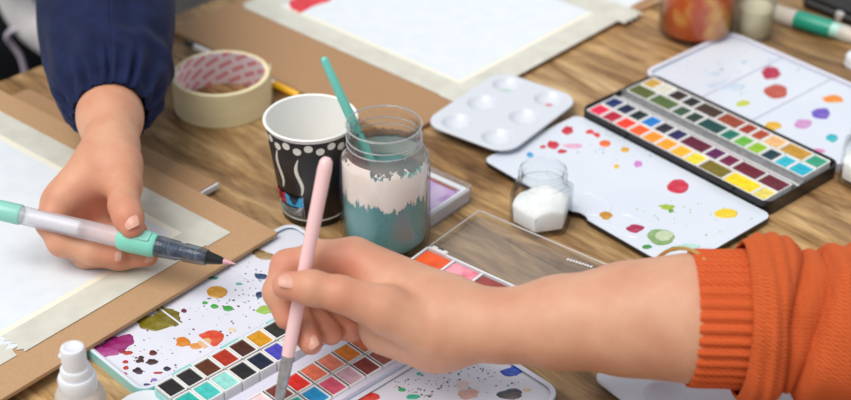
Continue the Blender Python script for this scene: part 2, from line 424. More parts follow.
# ------------------------------------------------------------------ masking tape roll and paintbrush behind it
cT = P(220.5, 72.5, .036)[:2]
tr = thing('masking_tape_roll', 'cream masking tape roll with red print inside its core', 'tape roll', (cT[0], cT[1], 0))
RO, RI, HT = .0482, .0430, .036
CRTAPE = mat('cream_tape', (238, 226, 186), .55, (230, 216, 174), scale=18, bump=.1, bscale=300, stretch=(1, 1, 30))
TSIDE = mat('cream_tape_side', (236, 228, 192), .6)
obj('tape', lathe([(RI+.0008, 0), (RO-.0006, 0), (RO, .0006), (RO, HT-.0006), (RO-.0006, HT), (RI+.0008, HT)], cT, 96, True), [CRTAPE], tr, smooth=True, split=35)
def core_mat():
    m = bpy.data.materials.new('printed_core'); m.use_nodes = True; nt = m.node_tree; N = nt.nodes; L = nt.links
    b = N['Principled BSDF']; b.inputs['Roughness'].default_value = .5
    uv = N.new('ShaderNodeUVMap'); mp = N.new('ShaderNodeMapping'); mp.inputs['Rotation'].default_value = (0, 0, math.radians(28)); mp.inputs['Scale'].default_value = (1, 1, 1)
    L.new(uv.outputs[0], mp.inputs[0])
    br = N.new('ShaderNodeTexBrick'); br.inputs['Color1'].default_value = lin((216, 110, 118)); br.inputs['Color2'].default_value = lin((222, 128, 134)); br.inputs['Mortar'].default_value = lin((236, 222, 228))
    br.inputs['Scale'].default_value = 1.0; br.inputs['Brick Width'].default_value = 20; br.inputs['Row Height'].default_value = 9.5; br.inputs['Mortar Size'].default_value = 3.0; br.inputs['Mortar Smooth'].default_value = .2
    L.new(mp.outputs[0], br.inputs[0])
    # letters inside each printed word: narrow pale gaps
    wv = N.new('ShaderNodeTexWave'); wv.inputs['Scale'].default_value = .22; wv.inputs['Distortion'].default_value = 2.5; wv.inputs['Detail'].default_value = 2
    L.new(mp.outputs[0], wv.inputs[0])
    rp = N.new('ShaderNodeValToRGB'); rp.color_ramp.elements[0].position = .62; rp.color_ramp.elements[1].position = .8
    L.new(wv.outputs[0], rp.inputs[0])
    mx = N.new('ShaderNodeMix'); mx.data_type = 'RGBA'; L.new(rp.outputs[0], mx.inputs[0]); L.new(br.outputs[0], mx.inputs[6]); mx.inputs[7].default_value = lin((238, 220, 228))
    ms = N.new('ShaderNodeMath'); ms.operation = 'MULTIPLY'; ms.inputs[1].default_value = .45; L.new(rp.outputs[0], ms.inputs[0]); L.new(ms.outputs[0], mx.inputs[0])
    L.new(mx.outputs[2], b.inputs['Base Color'])
    return m
nseg = 96; prof = [(RI+.0007, .0002), (RI+.0007, HT-.0004), (RI, HT-.0008), (RI, .0004)]
v, f = [], []; uvs = []
for r, zz in prof:
    for k in range(nseg+1):
        t = 2*math.pi*k/nseg; v.append((cT[0]+r*math.cos(t), cT[1]+r*math.sin(t), zz)); uvs.append((t*RI*1000, zz*1000))
for k in range(4):
    k2 = (k+1) % 4
    for i in range(nseg): f.append((k*(nseg+1)+i, k*(nseg+1)+i+1, k2*(nseg+1)+i+1, k2*(nseg+1)+i))
tag(obj('core', (v, f), core_mat(), tr, smooth=True, uvs=uvs, split=40), 'core printed with slanted rows of red words')
te = math.radians(20); er = np.array((math.cos(te), math.sin(te))); et = np.array((-er[1], er[0]))
q = [cT+er*(RO+.0002)-et*.008, cT+er*(RO+.0035)+et*.004, cT+er*(RO+.003)+et*.004, cT+er*(RO-.0004)-et*.0075]
obj('tape_end', prism(q, .001, HT-.001), TSIDE, tr)

def brush(name, label, cat, a, b, parts):
    """parts: (part name, [(fraction along, radius)...], material)"""
    a = np.asarray(a, float); b = np.asarray(b, float); Lb = np.linalg.norm(b-a)
    t = thing(name, label, cat, a)
    for nm, prof, m in parts:
        obj(nm, rod(a, b, [(s*Lb, r) for s, r in prof]), m, t, smooth=True, split=50)
    return t
WHITEP = mat('white_lacquer', (235, 233, 230), .3)
YEL = mat('yellow_lacquer', (240, 180, 30), .3)
BLK = mat('black_plastic', (22, 22, 24), .35)
brush('paintbrush', 'white paintbrush with yellow end lying behind the tape roll', 'paintbrush', P(183, 41, .0085), P(299, 96, .0045),
      [('bristles', [(0, .0008), (.05, .003), (.11, .0034)], BLK), ('handle', [(.11, .0034), (.4, .0042), (.80, .0042)], WHITEP), ('yellow_end', [(.80, .0042), (.985, .0040), (1, .003)], YEL)])

# ------------------------------------------------------------------ paper cup
cC = P(315, 210.5, 0)[:2]; CH, CR1, CR0 = .0965, .0392, .0282
cup = thing('paper_cup', 'black paper cup with white dots and steam lines beside the jar', 'cup', (cC[0], cC[1], 0))
def cr(z): return CR0+(CR1-CR0)*z/CH
CUPW = mat('cup_white', (242, 241, 238), .45); CUPK = mat('cup_black', (34, 32, 32), .4); 
ZK = CH-.0055
obj('cup_body', lathe([(cr(0)-.001, .0), (cr(0), .0), (cr(.004), .004), (cr(ZK), ZK), (cr(CH-.003), CH-.003), (CR1+.0014, CH-.0024), (CR1+.0018, CH-.001), (CR1+.0008, CH), (CR1-.0010, CH-.0008),
     (cr(CH-.004)-.0006, CH-.004), (cr(.006)-.0006, .006), (0.0001, .006)], cC, 96), CUPW, cup, smooth=True, split=60)
fix(obj('printed_sleeve', lathe([(cr(.0006)+.0002, .0006), (cr(ZK)+.0002, ZK), (cr(ZK)+.0001, ZK+.0003), (cr(.0006)-.0001, .0004)], cC, 96, True), CUPK, cup, smooth=True, split=60))
def cup_hit(px, py):                       # photograph point -> angle and height on the cup's cone
    o = np.array((0, 0, H)); d = D(px, py, 1.0)-o
    lo = None
    for s in np.linspace(1.0, 1.5, 1501):
        p = o+d*s; 
        if 0 <= p[2] <= CH and np.hypot(*(p[:2]-cC)) <= cr(p[2])+.0003:
            return math.atan2(p[1]-cC[1], p[0]-cC[0]), p[2]
    return cup_hit(px+1, py)
def cup_patch(name, pts, m, off=.0004):    # pts: list of (angle, z)
    ct = np.mean([p[0] for p in pts]); cz = np.mean([p[1] for p in pts])
    o = [(cC[0]+(cr(z)+off)*math.cos(t), cC[1]+(cr(z)+off)*math.sin(t), z) for t, z in pts]
    i = [(cC[0]+(cr(z)-.0001)*math.cos(t), cC[1]+(cr(z)-.0001)*math.sin(t), z) for t, z in pts]
    return fix(obj(name, loft([i, o]), m, cup))
def grid_patch(name, t0, t1, z0, z1, m, off, n=8):
    pts = [(t0+(t1-t0)*k/n, z0) for k in range(n+1)]+[(t1+(t0-t1)*k/n, z1) for k in range(n+1)]
    return cup_patch(name, pts, m, off)
PRINTW = mat('print_white', (226, 224, 216), .5)
hA = cup_hit(297, 152); hB = cup_hit(299, 178); hL0 = cup_hit(277, 185); hL1 = cup_hit(304, 216)
rr = .0034
for k in range(-6, 12):                     # a row of dots runs round the cup, alternating height
    t = hA[0]+k*.262; zz = hA[1]+(.0035 if k % 2 else 0)
    cup_patch('printed_dot', [(t+rr*math.cos(a)/cr(zz)*1.1, zz+rr*math.sin(a)*1.05) for a in np.linspace(0, 2*math.pi, 17)[:-1]], PRINTW)
hS = cup_hit(280, 168)
for t, zm in [(hB[0]+w, zq) for w in (0, 2.1, 4.2) for zq in (hB[1],)]+[(hS[0]+w, hS[1]) for w in (0, 2.1, 4.2)]:   # pairs of steam lines
    L_, R_ = [], []
    for q_ in np.linspace(0, 1, 15):
        zz = zm-.019+.038*q_; off = .0022*math.sin(q_*2*math.pi+.3); w = .0016*math.sin(math.pi*min(.97, max(.05, q_)))**.7+.0002
        L_.append((t+(off-w)/cr(zz), zz)); R_.append((t+(off+w)/cr(zz), zz))
    cup_patch('printed_steam_line', L_+R_[::-1], PRINTW)
tl, trr = hL0[0], hL1[0]; zt, zb = .0335, .0115
grid_patch('print_label', tl-.06, trr+.02, zb-.0006, zt+.0006, PRINTW, .0006)
grid_patch('print_label_panel', tl-.05, trr+.01, zb, zb+.0105, CUPK, .0008)
tm = tl+(trr-tl)*.42
grid_patch('print_red_square', tl-.05, tm, zb+.0108, zt, mat('print_red', (190, 45, 60), .5), .0008)
grid_patch('print_blue_square', tm+.01, trr+.01, zb+.0108, zt, mat('print_blue', (60, 165, 215), .5), .0008)
INK = mat('print_dark', (40, 60, 80), .5)
tt = (tm+trr)/2+.01
cup_patch('print_mark', [(tt+(.0035+.0012*math.sin(3*a))*math.cos(a)/cr(.028), .028+(.0032+.001*math.sin(3*a))*math.sin(a)) for a in np.linspace(0, 2*math.pi, 19)[:-1]], INK, .001)
tt = (tl-.05+tm)/2
cup_patch('print_mark', [(tt+(.003+.0008*math.sin(5*a))*math.cos(a)/cr(.028), .028+(.003+.0008*math.sin(5*a))*math.sin(a)) for a in np.linspace(0, 2*math.pi, 19)[:-1]], mat('print_dark_red', (120, 20, 35), .5), .001)
for zz in (.0135, .0155, .0175, .0195):
    grid_patch('print_text_line', tl-.02, trr-.03, zz, zz+.0006, PRINTW, .001)
obj('printed_band', lathe([(cr(.0075)+.0004, .0075), (cr(.0087)+.0004, .0087), (cr(.0087), .0088), (cr(.0075), .0074)], cC, 96, True), PRINTW, cup, smooth=True)

# ------------------------------------------------------------------ glass jar of turquoise water
cJ = P(386, 240, 0)[:2]; JH = .117
GL = glass('clear_glass'); GLT = glass('clear_glass_faceted', (254, 255, 255), .6)
jar = thing('water_jar', 'glass jar of cloudy turquoise paint water beside the paper cup', 'jar', (cJ[0], cJ[1], 0))
RB, RN = .0384, .0300
jp = [(.0001, .0015), (.030, .0012), (.0355, .0018), (RB-.0006, .006), (RB, .012), (RB, .080), (RB-.001, .086), (RB-.0045, .0905), (RN+.0016, .0935), (RN, .096),
      (RN, .099), (RN+.0013, .1005), (RN, .102), (RN, .105), (RN+.0013, .1065), (RN, .108), (RN, .1125), (RN+.0009, .1145), (RN+.0007, .1165), (RN-.0006, .1172), (RN-.0018, .1165),
      (RN-.0022, .112), (RN-.0022, .096), (RB-.006, .0895), (RB-.0024, .083), (RB-.0022, .012), (RB-.004, .006), (.0001, .0055)]
obj('glass', lathe(jp, cJ, 96), GL, jar, smooth=True)
TURQ = mat('turquoise_water', (98, 158, 160), .35, (108, 166, 166), scale=25)
obj('paint_water', lathe([(.0001, .006), (.033, .0062), (RB-.0045, .008), (RB-.0027, .013), (RB-.0027, .066), (RB-.0032, .0664), (.0001, .0664)], cJ, 96), TURQ, jar, smooth=True, split=50)
def residue_mat(name, ca, cb, zlo, zhi, amp, side, cover=1.0):
    """dried paint clinging to the wall, its edge broken up by brush streaks: opaque where it clings, clear elsewhere"""
    m = bpy.data.materials.new(name); m.use_nodes = True; nt = m.node_tree; N = nt.nodes; L = nt.links
    b = N['Principled BSDF']; b.inputs['Roughness'].default_value = .55
    tc = N.new('ShaderNodeTexCoord')
    sp = N.new('ShaderNodeSeparateXYZ'); L.new(tc.outputs['Object'], sp.inputs[0])
    def nz(scale, st, det):
        mp = N.new('ShaderNodeMapping'); mp.inputs['Scale'].default_value = st; mp.inputs['Rotation'].default_value = (0, .5, 0); L.new(tc.outputs['Object'], mp.inputs[0])
        n = N.new('ShaderNodeTexNoise'); n.inputs['Scale'].default_value = scale; n.inputs['Detail'].default_value = det; n.inputs['Roughness'].default_value = .65
        L.new(mp.outputs[0], n.inputs[0]); return n.outputs[0]
    n1 = nz(38, (1, 1, .5), 2); n2 = nz(260, (1, 1, .22), 3)
    def M(op, a, bb):
        x = N.new('ShaderNodeMath'); x.operation = op
        for i, q in enumerate((a, bb)):
            if isinstance(q, (int, float)): x.inputs[i].default_value = q
            else: L.new(q, x.inputs[i])
        return x.outputs[0]
    mixn = M('ADD', M('MULTIPLY', n1, .5), M('MULTIPLY', n2, .5))
    nn = M('MULTIPLY', M('SUBTRACT', mixn, .5), amp)
    zz = M('ADD', sp.outputs[2], nn)
    up = M('GREATER_THAN', zz, zlo); dn = M('LESS_THAN', zz, zhi)
    msk = M('MULTIPLY', M('MULTIPLY', up, dn), cover)
    r = N.new('ShaderNodeValToRGB'); r.color_ramp.elements[0].position = .4; r.color_ramp.elements[1].position = .62
    r.color_ramp.elements[0].color = lin(ca); r.color_ramp.elements[1].color = lin(cb); L.new(n1, r.inputs[0]); L.new(r.outputs[0], b.inputs['Base Color'])
    L.new(msk, b.inputs['Alpha'])
    return m
zc = 0.0
def shell(r0, z0, z1, r1=None):
    r1 = r1 or r0
    return lathe([(r0, z0), (r0, .083), (r1, z1)] if z1 > .084 else [(r0, z0), (r0, z1)], cJ, 96)
def open_lathe(prof): 
    v, f = lathe(prof, cJ, 96); return v, [q for q in f if len(q) == 4]
obj('white_paint_residue', open_lathe([(RB-.0025, .030), (RB-.0025, .084), (RB-.0065, .0893)]), residue_mat('white_residue', (232, 218, 210), (240, 232, 226), .0555-.036, .0895-.036, .066, 1), jar, loc=(cJ[0], cJ[1], .036), smooth=True)
obj('mauve_paint_residue', open_lathe([(RB-.0031, .064), (RB-.0031, .083), (RB-.0070, .0885), (RN-.0026, .0955), (RN-.0026, .100)]), residue_mat('mauve_residue', (124, 84, 84), (158, 118, 114), .0205, .0330, .020, 1, .62), jar, loc=(cJ[0], cJ[1], .064), smooth=True)
for zz, rr2 in ((.0985, .0008), (.1045, .0008), (.1155, .0009)):
    tor = [(RN+.0011+rr2*math.cos(t), zz+rr2*math.sin(t)) for t in np.linspace(0, 2*math.pi, 9)[:-1]]
    obj('thread_ring', lathe(tor, cJ, 96, True), glass('thread_glass', (235, 238, 240), .9, .22, (240, 240, 242)), jar, smooth=True)
# turquoise brush standing in the jar
bt = D(323, 57, 1.235)
rimp = D(357, 131, 1.262)
dirb = nrm(rimp-bt); endb = bt+dirb*.150
TQ = mat('turquoise_handle', (112, 200, 186), .3)
brush('paintbrush', 'turquoise paintbrush handle leaning out of the water jar', 'paintbrush', bt, endb, [
    ('handle', [(0, .0008), (.006, .0024), (.02, .0034), (.4, .0042), (.78, .0040)], TQ), ('ferrule', [(.78, .0042), (.80, .0044), (.9, .0044)], STEEL), ('bristles', [(.9, .0042), (.95, .0045), (1, .001)], BLK)])

# ------------------------------------------------------------------ left mint paint tin
AL = P(150, 388, .012); hd = np.array((.722, .692)); frT = Fr(AL, hd)      # u along the hinge; v to the left leaf; so the right leaf is at negative v
tin = thing('watercolor_tin', 'open mint watercolour tin under the hand with the pink brush', 'paint tin', (AL[0]+.1, AL[1]+.06, 0))
LT = .222
def leaf(parent, fr, a0, a1, b0, b1, z0, zf, z1, shell_mat, inside, r=.012, w=.0016):
    m = fix(obj('lid_leaf', tray(fr, a0, a1, b0, b1, z0, zf-.0004, z1, r, w, 8), shell_mat, parent))
    g = slab(fr, a0+w+.0002, a1-w-.0002, b0+w+.0002, b1-w-.0002, zf-.0004, zf, r-w, .0001, 8)
    s = obj('mixing_surface', g, inside, m)
    return m, s
ZLF = .0062
ll, ls = leaf(tin, frT, -.006, LT-.002, .0022, .103, 0, ZLF, .0090, MINT, ENAMEL)
rim = lambda parent, fr, a0, a1, b0, b1, z, r, w: fix(obj('rim', loft([ring(fr.poly(rrect(a0, a1, b0, b1, r, 8)), z-.0006), ring(fr.poly(rrect(a0, a1, b0, b1, r, 8)), z), ring(fr.poly(rrect(a0+w, a1-w, b0+w, b1-w, r-w, 8)), z+.0002), ring(fr.poly(rrect(a0+2*w, a1-2*w, b0+2*w, b1-2*w, r-2*w, 8)), z-.0006)], False, False), ENAMEL, parent))
rim(ll, frT, -.0055, LT-.0025, .0027, .1025, .0093, .0115, .0018)
for a in (.066, .142):                       # low ridges between the wells
    obj('well_ridge', slab(frT, a-.0012, a+.0012, .006, .100, ZLF, ZLF+.0007, .001, .0005), ENAMEL, ll)
ZP = ZLF
for (px, py, rx, ry, c, j, nm) in [
    (117, 344, 16, 9, (150, 20, 105), .4, 0), (103, 352, 14, 6, (176, 60, 140), .5, 0), (158, 322, 20, 9, (128, 112, 18), .42, 0), (168, 316, 14, 8, (116, 100, 14), .42, 0),
    (217, 292, 10.5, 6, (212, 146, 20), .06, 0), (183, 342, 8, 4.5, (222, 130, 24), .2, 0), (196, 346, 7, 3, (232, 150, 70), .25, 0), (212, 338, 12, 8, (226, 70, 34), .22, 0), (205, 343, 7, 5, (236, 190, 140), .25, 0),
    (228, 308.5, 5, 2.8, (50, 160, 50), .08, 0), (214.5, 306.5, 4, 2.2, (60, 170, 50), .1, 0), (205, 303, 3, 1.4, (70, 170, 60), .1, 0), (259, 295, 3.5, 3, (28, 50, 100), .12, 0), (261, 276.5, 7, 2.6, (30, 60, 110), .3, 0),
    (265, 310, 8, 4.5, (160, 200, 80), .2, 0), (232, 330, 4.5, 2.4, (238, 222, 190), .15, 0), (265, 256, 9, 4, (170, 140, 90), .3, 0), (258, 252, 7, 3, (140, 110, 70), .3, 0),
    (153, 353, 4, 2.6, (92, 30, 24), .15, 0), (152, 362, 6, 2.8, (60, 30, 34), .35, 0), (138, 371, 5, 3.2, (52, 26, 44), .3, 0), (140, 361, 4, 2, (66, 30, 34), .3, 0), (141, 358, 3, 1.8, (66, 30, 34), .2, 0), (167, 369, 3.6, 2.2, (48, 32, 62), .15, 0), (128, 353, 5, 2, (186, 60, 44), .2, 0), (123, 352, 3, 1.8, (160, 36, 60), .2, 0),
    (125.5, 362, 3, 1.6, (190, 44, 40), .15, 0), (126, 368, 3, 1.8, (196, 50, 40), .15, 0), (158, 373, 5, 1, (190, 60, 60), .15, 0), (125, 374, 2.2, 1.4, (204, 66, 50), .1, 0), (147, 385, 3.6, 1.2, (70, 50, 120), .2, 0), (184, 311, 3, 1.8, (110, 24, 50), .15, 0), (154, 380, 3, 1.4, (150, 120, 200), .15, 0), (239, 284, 3.5, 1.2, (90, 180, 170), .3, 0), (212, 278, 6, 1.6, (60, 140, 130), .3, 0)]:
    blob(ll, px, py, rx, ry, ZP, c, jag=j)
specks(ll, 'paint_specks', scatter(60, ((120, 345), (150, 385), (225, 285)), .4, 1.5, 2), ZP, (80, 30, 50), 1)
specks(ll, 'paint_specks', scatter(45, ((215, 300), (250, 315), (255, 255)), .4, 1.2, 3), ZP, (40, 130, 130), 2)
specks(ll, 'paint_specks', scatter(35, ((195, 310), (235, 325), (260, 270)), .4, 1.3, 5), ZP, (110, 70, 60), 3)
# the pan box
BW = .1035
box = fix(obj('pan_box', tray(frT, 0, LT, -BW, 0, 0, .003, .0125, .008, .0014, 8), MINT, tin))
obj('box_liner', slab(frT, .0018, LT-.0018, -BW+.0018, -.0018, .003, .0045, .006, .0003), ENAMEL, box)
ob_, on_ = frT.inv(P(171.5, 388, .0135)); 
pit = .01665
LAV = mat('lavender_enamel', (214, 214, 232), .3)
obj('center_strip', slab(frT, .002, LT-.002, -.0615, -.0490, .0045, .0108, .001, .0006), LAV, box)
for hb in (.03, .075, .12, .165, .205):
    obj('hinge_knuckle', tube([np.append(frT.p(hb-.008, .0012), .0112), np.append(frT.p(hb+.008, .0012), .0112)], [.0016, .0016], 10), MINT, box, smooth=True, split=50)
obj('hinge_strip', slab(frT, .0, LT, -BW-.0050, -BW-.0001, .0002, .0127, .001, .0005), LAV, box)
obj('rim_cap', slab(frT, .002, LT-.002, -BW-.0001, -BW+.0016, .0110, .0130, .0006, .0003), LAV, box)
def pan_geo(fr, lu, lv, hgt, wall):
    f0 = Fr((0, 0), fr.u)
    return tray(f0, -lu/2, lu/2, -lv/2, lv/2, 0, hgt-.0022, hgt, .0014, wall, 3, .0004)
def cake_geo(fr, lu, lv, z, seed):
    f0 = Fr((0, 0), fr.u); rnd = random.Random(seed); n = 5; v = []; f = []
    for i in range(n+1):
        for j in range(n+1):
            a = -lu/2+lu*i/n; b = -lv/2+lv*j/n; q = f0.p(a, b)
            e = min(i, j, n-i, n-j)
            v.append((q[0], q[1], z+(0 if e == 0 else rnd.uniform(-.0006, .0003) if e == 1 else -.0007+rnd.uniform(-.0003, .0003))))
    for i in range(n):
        for j in range(n): f.append((i*(n+1)+j, (i+1)*(n+1)+j, (i+1)*(n+1)+j+1, i*(n+1)+j+1))
    return v, f
CAKES = {}
def place_pan(parent, fr, a, b, z, lu, lv, hgt, col, key, wall=.0011, bracket=None):
    if (key, 'p') not in CAKES:
        g = pan_geo(fr, lu, lv, hgt, wall); CAKES[(key, 'p')] = mesh('pan', g[0], g[1], PANW)
    q = fr.p(a, b); o = link(bpy.data.objects.new('pan', CAKES[(key, 'p')]), parent, (q[0], q[1], z)); fix(o) if o.data.users == 1 else None
    if col is not None:
        s = int(abs(a)*1e5+abs(b)*7e5) % 5
        g = cake_geo(fr, lu-2*wall-.0002, lv-2*wall-.0002, 0, s)
        me = mesh('paint_cake', g[0], g[1], mat('cake_%02x%02x%02x' % tuple(col), tuple(int(v*.88) for v in col), .35, tuple(min(255, int(v*.98+6)) for v in col), scale=160, detail=4, bump=.25, bscale=300, spec=.25), True)
        link(bpy.data.objects.new('paint_cake', me), o, (q[0], q[1], z+hgt-.0010))
    if bracket:
        f2 = Fr(q, fr.u)
        obj('steel_clip', slab(f2, lu/2-.0004, lu/2+.0008, -lv/2+.001, lv/2-.001, z+hgt-.001, z+hgt+.0005, .0004, .0003, 2), bracket, o)
    return o
rows = {
 0: [(38, 34, 36), (40, 38, 40), (92, 46, 24), (176, 46, 22), (74, 36, 24), (214, 152, 22), (46, 46, 40), (60, 50, 44), (70, 80, 60), (90, 60, 40), (60, 90, 70), (80, 60, 50), (60, 60, 60)],
 1: [(40, 180, 168), (70, 196, 190), (150, 222, 214), (34, 34, 36), (26, 34, 58), (72, 70, 190), (226, 226, 230), (40, 60, 120), (30, 90, 140), (50, 50, 90), (40, 100, 120), (60, 80, 140), (40, 60, 90)],
 2: [(200, 80, 80), (246, 214, 220), (120, 56, 48), (222, 44, 34), (238, 122, 92), (244, 140, 112), (238, 138, 20), (214, 110, 60), (200, 90, 60), (240, 190, 60), (230, 150, 60), (220, 130, 80), (200, 120, 60)],
 3: [(90, 180, 150), (60, 170, 150), (44, 176, 160), (34, 140, 196), (214, 92, 120), (214, 178, 194), (134, 52, 44), (160, 80, 70), (150, 60, 60), (180, 100, 90), (130, 60, 60), (150, 80, 80), (120, 60, 60)]}
r3 = frT.inv(P(297, 383, .0135))                # the red pan of the third row
r1 = frT.inv(P(171.5, 388, .0135))
for r, bv in ((0, r1[1]), (1, r1[1]-.0218), (2, r3[1]), (3, r3[1]-.0212)):
    for k in range(-4, 13):
        a = r1[0]+k*pit if r < 2 else r3[0]+(k-3)*pit
        if a < .009 or a > LT-.009: continue
        place_pan(box, frT, a, bv, .0045, .0160, .0200, .0102, rows[r][k], 'L', bracket=DARKSTEEL if r >= 2 else None)
obj('steel_rail', slab(frT, .004, LT-.004, -.0036, -.0022, .0045, .0128, .0003, .0002), STEEL, box)
# right-hand leaf
rl, rs = leaf(tin, frT, -.004, LT, -BW-.110, -BW-.0052, 0, ZLF, .0080, MINT, ENAMEL, .016)
rim(rl, frT, -.0035, LT-.0005, -BW-.1095, -BW-.0057, .0083, .0155, .0018)
for (px, py, rx, ry, c, j) in [(365, 396, 14, 5.5, (226, 50, 36), .25), (511, 372, 10, 4.5, (28, 70, 200), .2), (516, 369, 8, 3, (40, 90, 215), .2), (510, 394, 13, 5, (66, 66, 84), .25), (512, 396, 9, 3.5, (96, 84, 80), .3),
                               (413, 397, 7, 2.4, (60, 190, 150), .2), (402, 390, 4, 1.6, (60, 180, 100), .15), (468, 394, 11, 5, (222, 176, 164), .3), (463, 385, 6, 5, (236, 218, 220), .25), (488, 361, 5, 2.4, (214, 90, 60), .3), (419, 374, 2.6, 1.4, (40, 190, 170), .1), (527, 390, 4, 1.4, (246, 218, 170), .2)]:
    blob(rl, px, py, rx, ry, ZLF, c, jag=j)
specks(rl, 'paint_specks', scatter(70, ((385, 385), (430, 398), (440, 366)), .5, 1.4, 9), ZLF, (50, 56, 60), 4)
specks(rl, 'paint_specks', scatter(40, ((440, 370), (500, 388), (470, 362)), .5, 1.3, 12), ZLF, (60, 60, 66), 5)
specks(rl, 'paint_specks', scatter(10, ((390, 372), (470, 395), (460, 362)), .8, 1.6, 15), ZLF, (50, 190, 160), 5)

# ------------------------------------------------------------------ right black paint tin
OR = P(580, 110, .012); uR = P(765, 205, .012)-OR; frK = Fr(OR, uR)
sk = 1 if frK.inv(P(651, 73, .012))[1] > 0 else -1          # v to the far side is positive
LK, WK = .228, .107
bt_ = thing('watercolor_tin', 'open black watercolour tin with rows of many colour pans at right', 'paint tin', ((OR[0]+.14), OR[1]-.03, 0))
kb = fix(obj('pan_box', tray(frK, 0, LK, 0, WK, 0, .003, .0142, .010, .0013, 8), BLACKTIN, bt_))
obj('box_liner', slab(frK, .0016, LK-.0016, .0016, WK-.0016, .003, .0058, .008, .0003), mat('tray_grey', (196, 196, 200), .35, metal=.3), kb)
obj('steel_rail', slab(frK, .003, LK-.003, .0440, .0450, .0058, .0142, .0003, .0002), STEEL, kb)
obj('steel_rail', slab(frK, .003, LK-.003, .0562, .0572, .0058, .0160, .0003, .0002), STEEL, kb)
obj('brush_rest', slab(frK, .003, LK-.003, .0452, .0560, .0058, .0085, .001, .0005), mat('tray_light', (220, 220, 224), .3, metal=.15), kb)
rowsK = [
 (.0122, [(232, 36, 76, 1), (184, 26, 54, 1), (246, 62, 40, 1), (244, 98, 42, 1), (248, 150, 36, 1), (248, 164, 38, 1), (248, 184, 40, 1), (240, 220, 50, 1), (122, 106, 26, 1.7), (246, 218, 24, 1.9), (232, 214, 100, .9)]),
 (.0330, [(22, 42, 104, 1), (22, 32, 66, 1), (16, 38, 40, 1), (24, 124, 206, 1), (40, 38, 54, 1), (38, 36, 88, 1), (98, 20, 46, 1.8), (92, 28, 84, 1), (116, 26, 66, 1), (106, 26, 42, 1.8), (104, 30, 44, 1.6)]),
 (.0684, [(88, 96, 42, 1.7), (84, 106, 58, 1.8), (58, 88, 66, 1), (40, 62, 50, 1), (16, 70, 68, 1.7), (28, 116, 98, 1), (106, 180, 66, 1), (146, 192, 44, 1), (24, 56, 70, 1), (48, 184, 206, 1), (34, 178, 206, 1.2)]),
 (.0898, [(204, 162, 70, 1), (220, 214, 198, 1), (50, 40, 38, 1.1), (38, 38, 42, 1), (66, 48, 36, 1.7), (152, 66, 40, 1.6), (160, 54, 32, .9), (176, 72, 42, .9), (236, 184, 124, 1.2), (196, 146, 50, 1.7), (52, 158, 124, 1.1)])]
for bi, (bv, cols) in enumerate(rowsK):
    tot = sum(c[3] for c in cols); unit = (LK-.012)/tot; a = .006
    for ci, (r_, g_, b_, w_) in enumerate(cols):
        lu = unit*w_; ky = 'K%d_%d_%d' % (round(unit*1e5), round(w_*10), bi > 1)
        hg = .0084 if bi < 2 else .0098
        if bi == 2 and ci < 2: hg = .0104
        o = place_pan(kb, frK, a+lu/2, bv, .0058, lu-.0004, .0204, hg, (r_, g_, b_), ky+str(hg), wall=.0008 if w_ > 1.4 else .0011); a += lu
    a = .006
    for k in range(1, 12):                   # spring clips between the pans
        obj('steel_clip', slab(frK, .006+k*(LK-.012)/12-.001, .006+k*(LK-.012)/12+.001, bv+(.0100 if bi < 2 else -.0114), bv+(.0112 if bi < 2 else -.0102), .0058, .0160 if bi >= 2 else .0142, .0004, .0003, 2), PLASTIC if bi == 2 else STEEL, kb)
for hb in (.05, .178):
    obj('hinge_knuckle', tube([np.append(frK.p(hb-.012, -.0012), .0125), np.append(frK.p(hb+.012, -.0012), .0125)], [.0017, .0017], 10), BLACKTIN, kb, smooth=True, split=50)
# near leaf: a flat white plate with a black underside and a thumb notch
ZN = .0072
va, vb = -.1295, -.0012
nl = thing('lid', '', '', (0, 0, 0)) if False else None
o_ = rrect(-.0035+.002, LK+.008, va, vb, .009, 8)
notch = []
def plate(fr, pts, z0, z1): return prism(fr.poly(pts), z0, z1)
def cut(pts, a0, a1, b, depth):              # replaces the straight run along b by a shallow rounded notch
    out = []; done = False
    for i, p in enumerate(pts):
        out.append(p); q = pts[(i+1) % len(pts)]
        if not done and abs(p[1]-b) < 1e-6 and abs(q[1]-b) < 1e-6 and abs(p[0]-q[0]) > .05:
            s = 1 if q[0] > p[0] else -1; x0, x1 = (a0, a1) if s > 0 else (a1, a0)
            for k in range(9):
                t = k/8; out.append((x0+(x1-x0)*t, b+depth*math.sin(math.pi*t)**.6 if 0 < k < 8 else b))
            done = True
    return out
an = frK.inv(P(577, 217, ZN))[0]
nl = fix(obj('lid_leaf', plate(frK, cut(o_, an-.008, an+.008, va, .0035), .0040, ZN-.0008), BLACKTIN, bt_))
i_ = rrect(-.0035+.0026, LK+.0074, va+.0006, vb-.0006, .0085, 8)
fix(obj('mixing_surface', plate(frK, cut(i_, an-.009, an+.009, va+.0006, .0036), ZN-.0008, ZN), ENAMEL2, nl))
for k in range(4):                           # pressed shallow wells along the near edge
    a0 = .052+k*.046
    w_ = rrect(a0, a0+.040, va+.008, va+.034, .012, 6); w2 = rrect(a0+.0012, a0+.0388, va+.0092, va+.0328, .011, 6)
    fix(obj('well_ridge', loft([ring(frK.poly(w_), ZN), ring(frK.poly(rrect(a0+.0006, a0+.0394, va+.0086, va+.0334, .0115, 6)), ZN+.0004), ring(frK.poly(w2), ZN)], False, False), ENAMEL2, nl))
